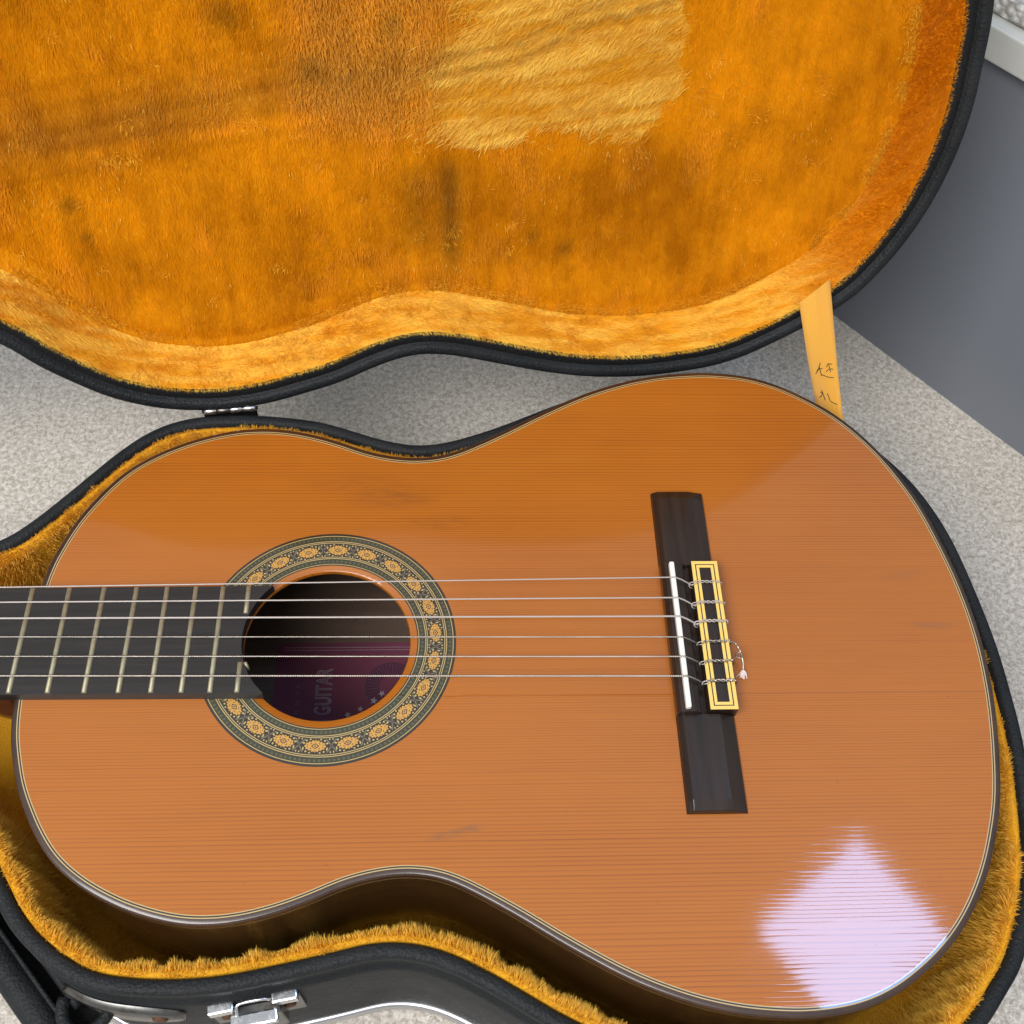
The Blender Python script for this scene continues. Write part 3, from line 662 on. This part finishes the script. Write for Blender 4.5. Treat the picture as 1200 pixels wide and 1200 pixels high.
D = Nn * 0.75 + Z3 * (0.55 - 0.75 * lowk)[:, None] - on * 0.25 + tang * ((cl - 0.5) * 1.7)[:, None] + rng.normal(0, 0.27, P.shape) + on * ((cl2 - 0.5) * 1.2)[:, None]
L = rng.uniform(2.2, 4.8, len(P)) * (0.45 + 1.1 * sstep(0.25, 0.75, cl2)); outer = (row <= 1); L = np.where(outer, L * 0.55, L)
cn = vnoise(P[:, 0] / 16, P[:, 1] / 16, 51)[:, None]
root = ORANGE * 0.2 + GOLD * 0.7; tipc = GOLD * (0.35 + 0.25 * cn) + np.array([0.95, 0.68, 0.20]) * (0.38 + 0.28 * rng.random((len(P), 1)))
strands('case_pile', P, D, Nn, L, rng.uniform(0.22, 0.42, len(P)), np.broadcast_to(root, P.shape), tipc, np.array([0, 0, -0.25]), case)

# ------------------------------------------------------------------ the lid, hinged on the far rim and leaning back
lid = group_node('lid', case)
TH = math.radians(104); H0 = np.array([80, 160.9, -18.0]); hd = np.array([1, 0.11, 0]); hd /= np.linalg.norm(hd); hn_ = np.array([-hd[1], hd[0], 0])
LV = -hn_ * math.cos(TH) + Z3 * math.sin(TH); LW = Z3 * math.cos(TH) + hn_ * math.sin(TH)
def LP(uvw):
    q = np.asarray(uvw, float); return H0 + q[:, :1] * hd + q[:, 1:2] * LV + q[:, 2:3] * LW
low_e = [(-113.6, 59.5), (-98.6, 43.9), (-80.7, 29.2), (-63.2, 17.2), (-41.1, 8.1), (-20.4, 4.0), (-0.9, 2.6), (24.3, 5.0), (50.1, 11.2), (67.0, 15.9), (84.2, 23.3), (101.6, 29.3), (116.6, 31.1), (134.6, 28.2), (159.9, 20.2), (185.8, 12.1), (212.3, 5.7), (239.1, 2.6), (258, 2.4),
         (275.0, 3.4), (292.7, 5.4), (310.5, 10.2), (330.5, 19.4), (350, 30.0), (366.1, 40.6), (380.2, 53.5), (396.9, 79.0), (408.2, 106.0), (414.7, 134.0), (416.8, 161.2), (415.0, 188.5), (411.5, 216.9)]
nearC = [q for q in far_c[36:]]
up_e = [((np.array(q) - H0[:2]) @ hd[:2] + 6, -(np.array(q) - H0[:2]) @ hn_[:2] + 2) for q in nearC] 
left_e = [((np.array(q) - H0[:2]) @ hd[:2], -(np.array(q) - H0[:2]) @ hn_[:2]) for q in far_c[:6]]
LID = smooth_loop(spline(low_e + up_e + left_e, NC, True), 8); LN = normals2(LID)
def lid_sweep(prof): return LP(np.vstack([np.c_[LID + LN * o, np.full(NC, w)] for o, w in prof]))
fix(build('lid_shell', lid_sweep([(-1.0, 3.5), (0.4, 5.5), (0.8, 12), (0.6, 36), (-4, 41), (-12, 43)]), ring_faces(NC, 6), m_vinyl, lid))
spL = np.c_[np.clip(LID[:, 0], -400, 250), np.interp(np.clip(LID[:, 0], -400, 250), [-480, 0, 250], [110, 162, 185])]
l0 = LID + LN * -12
Vb = LP(np.vstack([np.c_[l0 + (spL - l0) * s, np.full(NC, 43.0 + 3 * s)] for s in (0, 0.3, 0.7, 1.0)])); fix(build('lid_back', Vb, ring_faces(NC, 4), m_vinyl, lid))
fix(build('lid_rim', lid_sweep([(-1.0, 4), (-0.2, 2.5), (0.2, 0.8), (-0.6, -0.6), (-2.5, -1.2), (-5.2, -1.0), (-6.4, 0.0), (-6.8, 2.2), (-7.4, 2.6)]), ring_faces(NC, 9), m_rimvinyl, lid))
fix(build('rim_binding', lid_sweep([(-7.2, 2.4), (-9.0, 1.6), (-11.5, 1.0), (-14.0, 1.4), (-15.0, 4.0)]), ring_faces(NC, 5), m_velvet, lid))
# lining: side walls, then the panel
DEP = 32.0
wallp = [(-13.4, 3.5), (-13.8, 1.8), (-14.6, 2.2), (-16.4, 8), (-18.3, 16), (-20.3, 24), (-22.0, 29.5), (-23.6, DEP)]
Vw = lid_sweep(wallp); Fw = ring_faces(NC, len(wallp))
# lay-out of wear on the panel, in lid millimetres (u along the hinge, v up the lid)
def seg_dist(u, v, pl):
    d = np.full(u.shape, 1e9)
    for (a, b), (c_, e) in zip(pl[:-1], pl[1:]):
        tt = np.clip(((u - a) * (c_ - a) + (v - b) * (e - b)) / ((c_ - a) ** 2 + (e - b) ** 2), 0, 1)
        d = np.minimum(d, np.hypot(u - a - tt * (c_ - a), v - b - tt * (e - b)))
    return d
PATCH = np.array([(149, 290), (150, 218), (153, 207), (148, 199), (137, 184), (131, 165), (138, 153), (136, 147), (154, 142), (173, 143), (191, 149), (219, 150), (232, 141), (242, 139), (248, 146), (264, 160), (263, 187), (262, 213), (262, 290)], float)
def inside(u, v, poly):
    r = np.zeros(u.shape, bool); x0, y0 = poly[-1]
    for x1, y1 in poly:
        c_ = ((y1 > v) != (y0 > v)) & (u < (x0 - x1) * (v - y1) / (y0 - y1 + 1e-12) + x1); r ^= c_; x0, y0 = x1, y1
    return r
def patch_mask(u, v):
    uu = u + (vnoise(u / 7, v / 7, 71, 3) - 0.5) * 20; vv = v + (vnoise(u / 9 + 30, v / 9, 75, 3) - 0.5) * 9
    return inside(uu, vv, PATCH)
def panel_tone(u, v):
    """dye colour of the matted pile and how frizzy it stands there"""
    n1 = vnoise(u / 46, v / 40, 3, 4); n2 = vnoise(u / 13, v / 15, 8, 4); n3 = vnoise(u / 9, v / 60 + 3, 14, 3); n4 = vnoise(u / 4.0, v / 5.5, 18, 3); n5 = vnoise(u / 3.0, v / 26, 19, 2)
    tone = 0.52 + 0.8 * (n1 - 0.5) + 0.6 * (n2 - 0.5) + 0.45 * (n3 - 0.5) + 0.34 * (n4 - 0.5) + 0.24 * (n5 - 0.5)
    tone -= 0.42 * np.exp(-((u - 240) / 42) ** 2 - ((v - 100) / 45) ** 2)                       # darker matted zone under the patch
    tone -= 0.28 * np.exp(-((u - 150) / 60) ** 2 - ((v - 100) / 40) ** 2)
    tone += 0.30 * np.exp(-((u - 205) / 22) ** 2 - ((v - 137) / 14) ** 2)
    b = seg_dist(u, v, [(-95, 157), (-48, 161), (-3, 170), (76, 181), (150, 187)]); tone -= 0.30 * np.exp(-(b / 8.0) ** 2); browning = 0.34 * np.exp(-((b + 1) / 15.0) ** 2) * (0.5 + n2) + 0.30 * sstep(40, 80, u) * sstep(160, 130, u) * sstep(140, 165, v) * (0.3 + 1.2 * n4)  # darker, browner band along the crease and left of the patch
    b = seg_dist(u, v, [(-70, 152), (-49, 156), (74, 169)]); tone -= 0.28 * np.exp(-(b / 2.6) ** 2)
    for dv in (13, 24, -22): tone -= 0.22 * np.exp(-(seg_dist(u, v, [(-95, 157 + dv), (-3, 170 + dv), (90, 183 + dv)]) / 2.2) ** 2) * (0.4 + n2)
    b = seg_dist(u, v, [(-60, 148), (74, 163)]); tone += 0.25 * np.exp(-(b / 3.0) ** 2) * (n2 > 0.45)
    stain = np.exp(-((u - 138) / 7) ** 2) * sstep(60, 80, v) * sstep(140, 125, v) + 0.5 * np.exp(-((u - 118) / 9) ** 2) * sstep(70, 90, v) * sstep(140, 120, v)
    for (a, b_, r) in ((-62, 102, 3.0), (-67, 120, 4.5), (31, 215, 8), (70, 188, 6), (112, 207, 7), (205, 74, 5), (186, 84, 4), (120, 98, 5)): stain = np.maximum(stain, 0.8 * np.exp(-((u - a) ** 2 + (v - b_) ** 2) / r ** 2))
    friz = sstep(48, 75, u) * sstep(150, 130, u) * sstep(140, 165, v) * 0.9 + 0.35 * sstep(0.58, 0.75, vnoise(u / 20, v / 20, 23, 3)) * sstep(330, 300, u)
    browning = np.clip(browning, 0, 0.6)[..., None]; tone = np.clip(tone, 0, 1)[..., None]
    c = DEEP * (1 - tone) + (ORANGE * 1.10 + np.array([0.03, 0.03, 0.0])) * tone
    c = c * (1 - browning) + np.array([0.44, 0.19, 0.025]) * browning
    c = c * (1 - 0.62 * np.clip(stain, 0, 1)[..., None]) + BROWN * np.array([0.25, 0.2, 0.1]) * np.clip(stain, 0, 1)[..., None]
    return c, friz
e0 = LID + LN * -23.6
RS = np.r_[0, 0.015, 0.04, np.linspace(0.08, 1, 90)]
uvp = np.vstack([e0 + (spL - e0) * s for s in RS]); rr = np.repeat(RS, NC)
hm = DEP - 0.2 + 1.4 * sstep(0, 0.05, rr) + 3.0 * sstep(0, 0.25, rr) - 1.5 * vnoise(uvp[:, 0] / 40, uvp[:, 1] / 40, 91, 3) * sstep(0, 0.1, rr)
hm += 0.4 * np.exp(-(seg_dist(uvp[:, 0], uvp[:, 1], [(-95, 157), (-48, 161), (-3, 170), (76, 181), (150, 187)]) / 3.0) ** 2)
Vp = LP(np.c_[uvp, hm]); Fp = ring_faces(NC, len(RS))
pan = fix(build('lid_panel', Vp, Fp, m_plush, lid)); pc, _ = panel_tone(uvp[:, 0], uvp[:, 1]); pmv = patch_mask(uvp[:, 0], uvp[:, 1]); set_dye(pan, np.where(pmv[:, None], ORANGE * 0.4 + GOLD * 0.6, pc * 1.05))
wl = fix(build('lid_wall_lining', Vw, Fw, m_plush, lid)); wr = sstep(320, 385, (Vw - H0) @ hd)[:, None]; ws = sstep(0.3, 0.68, vnoise((Vw - H0) @ hd / 22, (Vw - H0) @ LV / 9 + (Vw - H0) @ LW / 5, 171, 3))[:, None]; set_dye(wl, ((ORANGE * 0.35 + GOLD * 0.65) * (1 - ws) + np.array([1.0, 0.64, 0.08]) * ws) * (1 - wr) + ORANGE * 1.05 * wr)  # light on the lower wall painted in as paler yellow, orange round the end
# pile on the panel
Fp = np.array(Fp); mu = uvp[Fp[:, 0], 0]; mv = uvp[Fp[:, 0], 1]
keep = ((mu > -150) & (mu < 430) & (mv < 262)).astype(float)
P, Nn, idx = sample(Vp, Fp, 240000, keep)
rel = P - H0; u = rel @ hd; v = rel @ LV
inn = -LW                                                                    # towards the viewer side
c, friz = panel_tone(u, v); pm = patch_mask(u + rng.normal(0, 2.4, len(u)), v + rng.normal(0, 2.0, len(u))) | (patch_mask(u + 9, v) & (rng.random(len(P)) < 0.35)) | (patch_mask(u + 22, v) & (rng.random(len(P)) < 0.12))
n2 = vnoise(u / 6, v / 6, 101, 3); n3 = vnoise(u / 6 + 50, v / 6, 105, 3); fl_ = vnoise(u / 35, v / 35, 111, 3)
D = (-LV * 0.9 + hd * ((fl_ - 0.5) * 1.2)[:, None] + hd * ((n2 - 0.5) * 0.9)[:, None] + inn * (0.10 + 0.45 * friz + 0.12 * n3)[:, None] + rng.normal(0, 0.12, P.shape) * (1 + 3 * friz)[:, None])
L = rng.uniform(1.6, 3.4, len(P)) * (1 + 0.9 * friz)
cr_ = np.clip((vnoise(u / 48, (v - 0.13 * u) / 3.4, 121, 3) - 0.5) * 2.0 + 0.5 + (vnoise(u / 9, (v - 0.13 * u) / 4, 127, 2) - 0.5) * 0.9, 0, 1)                            # combed furrows in the unmatted patch
Dp = (-hd * 0.75 - LV * (0.28 + 0.8 * (n2 - 0.5))[:, None] + inn * (0.06 + 0.40 * cr_)[:, None] + rng.normal(0, 0.20, P.shape))
D = np.where(pm[:, None], Dp, D); L = np.where(pm, rng.uniform(3.5, 6.5, len(P)), L)
root = np.where(pm[:, None], (ORANGE * 0.4 + GOLD * 0.5) * (1 - cr_)[:, None] + np.array([1.0, 0.68, 0.11]) * cr_[:, None], c * 0.95)
fur = np.clip(1.0 - 0.8 * np.exp(-((seg_dist(u, v, [(136, 181), (180, 186), (214, 203), (262, 214)])) / 2.0) ** 2) - 0.7 * np.exp(-((seg_dist(u, v, [(140, 190), (180, 196), (205, 208), (262, 226)])) / 1.8) ** 2), 0.1, 1)
pt = (ORANGE * 0.45 + GOLD * 0.5) * (1 - cr_)[:, None] + np.array([1.0, 0.76, 0.17]) * cr_[:, None]; pt = pt * fur[:, None] + BROWN * (1 - fur)[:, None]
nt = c * (1.0 + 0.22 * rng.random((len(P), 1))) + (PALE * 0.32 + np.array([0.0, 0.02, 0.01])) * (friz * (0.3 + 0.7 * rng.random(len(P))))[:, None]
spark = (rng.random(len(P)) < 0.012 * sstep(0.55, 0.8, vnoise(u / 22, v / 22, 151, 3))); nt[spark] = PALE 
D[spark] += inn * 0.5
tipc = np.where(pm[:, None], pt, nt)
Nn = np.where((Nn @ inn < 0)[:, None], -Nn, Nn)
strands('panel_pile', P, D, Nn, L, rng.uniform(0.25, 0.48, len(P)), root, tipc, -LV * 0.15, lid)
# loose tufts that stand out of the matted nap
nT = 300; tu = rng.uniform(-120, 400, nT); tv = rng.uniform(25, 258, nT); wgt = 0.05 + vnoise(tu / 40, tv / 40, 161, 3) ** 3 * 2 + 0.9 * sstep(50, 80, tu) * sstep(150, 130, tu) * sstep(140, 165, tv) + 0.5 * sstep(-40, 0, tu) * sstep(80, 60, tu) * sstep(140, 150, tv) * sstep(185, 170, tv)
tk = rng.random(nT) < wgt; tu, tv = tu[tk], tv[tk]; per = 22
bu = np.repeat(tu, per) + rng.normal(0, 2.6, len(tu) * per); bv = np.repeat(tv, per) + rng.normal(0, 1.8, len(tu) * per); ang = np.repeat(rng.uniform(0, 6.28, len(tu)), per) + rng.normal(0, 1.0, len(bu))
P2 = LP(np.c_[bu, bv, np.full(len(bu), DEP + 3.4)]); D2 = hd * np.cos(ang)[:, None] + LV * np.sin(ang)[:, None] + inn * 0.45
k_ = np.repeat(rng.random(len(tu)), per)[:, None]
strands('loose_tufts', P2, D2, np.broadcast_to(inn, P2.shape), rng.uniform(2.0, 4.6, len(bu)), rng.uniform(0.22, 0.36, len(bu)), np.broadcast_to(ORANGE, P2.shape), GOLD * (0.55 + 0.45 * k_) + PALE * 0.2, -LV * 0.1, lid)
# pile on the side walls and the frizzy seam
Fw = np.array(Fw); cw = Vw[Fw[:, 0]] - H0; keep = (((cw @ hd) > -150) & ((cw @ LV) < 262)).astype(float)
keep = keep * np.where(np.arange(len(Fw)) // NC <= 1, 2.5, 1.0)
P, Nn, idx = sample(Vw, Fw, 105000, keep)
ci = idx % NC; on = LN[ci][:, :1] * hd + LN[ci][:, 1:] * LV; tang = -LN[ci][:, 1:] * hd + LN[ci][:, :1] * LV; row = idx // NC
Nn = np.where((np.sum(Nn * -on, 1) < 0)[:, None], -Nn, Nn)
u = (P - H0) @ hd; v = (P - H0) @ LV; w_ = (P - H0) @ LW
n2 = vnoise(u / 8, v / 8 + w_ / 8, 131, 3); n1 = vnoise(u / 40, v / 40, 135, 3)
D = tang * (0.55 + 1.6 * (n2 - 0.5))[:, None] + inn * 0.55 + Nn * 0.16 + rng.normal(0, 0.15, P.shape)
L = rng.uniform(2.2, 5.2, len(P)); edge = row <= 1; L = np.where(edge, rng.uniform(1.0, 3.4, len(P)), L)
D = np.where(edge[:, None], on * 0.35 + inn * 0.6 + tang * (0.3 + 1.6 * (n2 - 0.5))[:, None] + rng.normal(0, 0.3, P.shape), D)
right = sstep(330, 390, u)                                                    # painted light of the lower wall fades to deeper orange round the end
sk = sstep(0.30, 0.68, vnoise(u / 22, v / 9 + w_ / 5, 171, 3))[:, None]; sk2 = vnoise(u / 6, v / 6 + w_ / 2.5, 175, 3)[:, None]
tipc = ((ORANGE * 0.35 + GOLD * 0.68) * (1 - sk) + np.array([1.0, 0.72, 0.14]) * sk) * (0.84 + 0.34 * sk2) * (1 - 0.75 * right)[:, None] + (ORANGE * 1.1) * (0.75 * right)[:, None]
L = np.where(edge, L * 0.8, L)
strands('wall_pile', P, D, Nn, L, rng.uniform(0.24, 0.42, len(P)) * np.where(edge, 0.6, 1.0), ((ORANGE * 0.3 + GOLD * 0.7) * (1 - sk) + np.array([1.0, 0.62, 0.07]) * sk) * (1 - right)[:, None] + ORANGE * right[:, None], tipc, inn * 0.1, lid)
ii = rng.integers(0, NC, 52000); off = -23.6 + rng.normal(-1.8, 2.6, len(ii))
uv_ = LID[ii] + LN[ii] * off[:, None]; ok = (uv_[:, 0] > -150) & (uv_[:, 1] < 262) & (vnoise(uv_[:, 0] / 10, uv_[:, 1] / 10, 141, 2) > 0.44); uv_ = uv_[ok]; ii = ii[ok]
P = LP(np.c_[uv_, np.full(len(uv_), DEP - 0.8)]); on = LN[ii][:, :1] * hd + LN[ii][:, 1:] * LV; tang = -LN[ii][:, 1:] * hd + LN[ii][:, :1] * LV
D = inn * 0.6 - on * 0.55 + tang * rng.normal(0, 0.9, (len(P), 1)) + rng.normal(0, 0.35, P.shape)
strands('seam_pile', P, D, np.broadcast_to(inn, P.shape), rng.uniform(1.4, 3.8, len(P)), rng.uniform(0.2, 0.34, len(P)), np.broadcast_to(ORANGE * 0.4 + GOLD * 0.5, P.shape), GOLD * (0.8 + 0.3 * rng.random((len(P), 1))), -LV * 0.1, lid)

# hinge on the far rim
hinge = group_node('hinge', case)
hc = np.array([80.2, 161.9, -16.2])
for k in range(4):
    a, b = -15 + 7.5 * k + 0.25, -15 + 7.5 * (k + 1) - 0.25
    tube('hinge_knuckle', [hc + hd * s for s in (a, a + 0.3, (a + b) / 2, b - 0.3, b)], [1.7, 2.1, 2.1, 2.1, 1.7], m_chrome if k != 1 else m_oldmetal, hinge, 14)
tube('hinge_pin', [hc - hd * 16.2, hc + hd * 16.2], 1.1, m_oldmetal, hinge, 10)
frame_box('hinge_leaf', hc, hd, hn_, Z3, (-15.5, -1.2, -18), (15.5, -0.2, -1), m_oldmetal, hinge, 0.3)

# strap from the lid to the case
sA0, sA1 = np.array([420.0, 207.3, 22.2]), np.array([435.6, 211.6, 35.6]); sB0, sB1 = np.array([438.8, 178.0, -31]), np.array([453.6, 164.6, -31])
nS = 40; V = []
sn = np.cross(sA1 - sA0, sB0 - sA0); sn /= np.linalg.norm(sn)
if sn[1] > 0: sn = -sn
def SP(a, s, lift=0.0):                       # a across 0..1, s along 0..1
    p_ = (sA0 * (1 - a) + sA1 * a) * (1 - s) + (sB0 * (1 - a) + sB1 * a) * s
    return p_ + sn * (lift + 0.5 * math.sin(s * 5.0 + 0.6) + 0.25 * math.sin(a * 3.1)) - Z3 * 1.2 * math.sin(math.pi * s)
for s in np.linspace(-0.08, 1.0, nS):
    for a in np.linspace(0, 1, 7): V.append(SP(a, s))
for s in np.linspace(-0.08, 1.0, nS):
    for a in np.linspace(0, 1, 7): V.append(SP(a, s, -1.0))
F = ring_faces(7, nS, False); o_ = nS * 7; F += [tuple(i + o_ for i in f)[::-1] for f in F]
for r in range(nS - 1): F += [(r * 7, (r + 1) * 7, o_ + (r + 1) * 7, o_ + r * 7), (r * 7 + 6, o_ + r * 7 + 6, o_ + (r + 1) * 7 + 6, (r + 1) * 7 + 6)]
strap = fix(build('strap', V, F, m_strap, case))
uvl = strap.data.uv_layers.new(name='UVMap')
for lp_ in strap.data.loops:
    vi = lp_.vertex_index % o_; uvl.data[lp_.index].uv = ((vi % 7) / 6.0, -0.08 + 1.08 * (vi // 7) / (nS - 1))
def ink(strokes):
    for st_ in strokes:
        tube('handwriting', [SP(a, s, 0.12) for a, s in spline(st_, 10)], 0.26, m_ink, strap, 5)
ink([[(0.20, 0.63), (0.30, 0.59), (0.42, 0.52)], [(0.36, 0.56), (0.38, 0.60), (0.40, 0.645)], [(0.26, 0.60), (0.3, 0.585), (0.46, 0.57)], [(0.42, 0.63), (0.6, 0.645), (0.82, 0.645)], [(0.62, 0.56), (0.68, 0.53), (0.82, 0.535)], [(0.58, 0.60), (0.7, 0.575), (0.84, 0.575)], [(0.7, 0.53), (0.72, 0.57), (0.74, 0.60)]])
ink([[(0.34, 0.80), (0.30, 0.84), (0.20, 0.875)], [(0.32, 0.79), (0.36, 0.83), (0.40, 0.88)], [(0.26, 0.815), (0.36, 0.81)], [(0.52, 0.80), (0.56, 0.83), (0.60, 0.865), (0.84, 0.87)]])

# near latch, tied to the wall of the case
def wall_frame(x_near):
    i = np.argmin(np.abs(CASE[:, 0] - x_near) + 1e3 * (CASE[:, 1] > 0)); n_ = np.r_[CN[i], 0]; t_ = np.array([-n_[1], n_[0], 0])
    if t_[0] < 0: t_ = -t_
    return np.r_[CASE[i], 0], t_, n_
latch = group_node('latch', case)
o3, tx, nx = wall_frame(122)
for (a, b) in ((-20.5, -7), (8, 21.5)):
    q = frame_box('latch_tab', o3, tx, nx, Z3, (a + 1, 0.5, -44), (b - 1, 5.2, -36.5), m_latch, latch, 0.8)
    frame_box('latch_plate', o3, tx, nx, Z3, (a + 0.5, 1.2, -72), (b - 0.3, 3.0, -43), m_oldmetal, latch, 0.6)
    tube('rivet', [o3 + tx * (a + b) / 2 + nx * 3.0 + Z3 * -58, o3 + tx * (a + b) / 2 + nx * 4.0 + Z3 * -58], [3.2, 2.4], m_rust, latch, 12)
frame_box('latch_hook', o3, tx, nx, Z3, (-10.5, 6.0, -47), (10.5, 12.0, -42), m_latch, latch, 0.9)
frame_box('latch_plate', o3, tx, nx, Z3, (-11, 1.2, -80), (11.5, 7.5, -47.2), m_oldmetal, latch, 1.0)
tube('rivet', [o3 + nx * 7.5 + Z3 * -60, o3 + nx * 8.6 + Z3 * -60], [3.6, 2.8], m_rust, latch, 12)
tube('latch_wire', spline([o3 + tx * -7.0 + nx * 7.0 + Z3 * -40, o3 + tx * -6.5 + nx * 3.5 + Z3 * -36.5, o3 + tx * -3 + nx * 2.6 + Z3 * -36, o3 + tx * 5 + nx * 2.6 + Z3 * -36, o3 + tx * 8.5 + nx * 3 + Z3 * -37.5], 24), 0.8, m_chrome, latch, 8)

# carrying handle on the shoulder: padded grip, loop and mounting plate
handle = group_node('handle', case)
gp = [(-82, -52, -66), (-62, -76, -66), (-40, -97, -66), (-15, -124, -66), (8, -149, -66), (24, -166, -66), (36, -177, -64)]
tube('handle_grip', spline(gp, 40), 7.6, m_vinyl, handle, 20)
gp2 = np.array(spline(gp, 40)); tube('handle_piping', gp2 + np.array([5.6, 5.0, 4.5]), 1.2, m_vinyl, handle, 8)
o3, tx, nx = wall_frame(58)
wi = [k for k in range(NC) if CASE[k, 1] < -100 and 34 < CASE[k, 0] < 90]; wi.sort(key=lambda k: CASE[k, 0])
V = []; nw = len(wi)
for k, i in enumerate(wi):
    e = math.sqrt(max(0.02, 1 - (2 * k / (nw - 1) - 1) ** 2)); b_ = np.r_[CASE[i], 0]; n_ = np.r_[CN[i], 0]
    V += [b_ + n_ * 1.8 + Z3 * (-50 - 13 * e), b_ + n_ * 4.6 + Z3 * (-50 - 12 * e), b_ + n_ * 4.9 + Z3 * -50, b_ + n_ * 4.6 + Z3 * (-50 + 12 * e), b_ + n_ * 1.8 + Z3 * (-50 + 13 * e)]
plate = fix(build('handle_plate', V, ring_faces(5, nw, False) + [(0, 1, 2, 3, 4), tuple(range((nw - 1) * 5, nw * 5))], m_oldmetal, handle))
bi = wi[int(nw * 0.82)]; b_ = np.r_[CASE[bi], 0]; n_ = np.r_[CN[bi], 0]
tube('rivet', [b_ + n_ * 4.4 + Z3 * -48, b_ + n_ * 6.0 + Z3 * -48], [4.2, 3.0], m_rust, plate, 12)
a = np.linspace(0, math.pi, 18)
tube('handle_loop', [o3 + tx * (-14 + 11 * math.cos(q)) + nx * (2 + 13 * math.sin(q)) + Z3 * -50 for q in a], 3.0, m_vinyl, handle, 10)

gm = np.array(gp[1:7])
def to_wall(g):
    k = np.argmin(np.hypot(CASE[:, 0] - g[0], CASE[:, 1] - g[1])); return np.r_[CASE[k] + CN[k] * 1.9, g[2]]
V = [p_ + Z3 * dz for dz in (-14, -9) for p_ in [g - np.array([1, 1, 0]) for g in gm] + [to_wall(g) for g in gm[::-1]]]
nb = len(gm) * 2
fix(build('handle_gap_shade', V, ring_faces(nb, 2) + [tuple(range(nb)), tuple(range(nb, 2 * nb))], m_velvet, handle, False))  # black sheet added as the deep shadow between grip and case wall
tube('handle_strip', np.array(spline(gp[1:6], 30)) + np.array([11.5, 10.0, -2.0]), 2.4, m_vinyl, handle, 8)
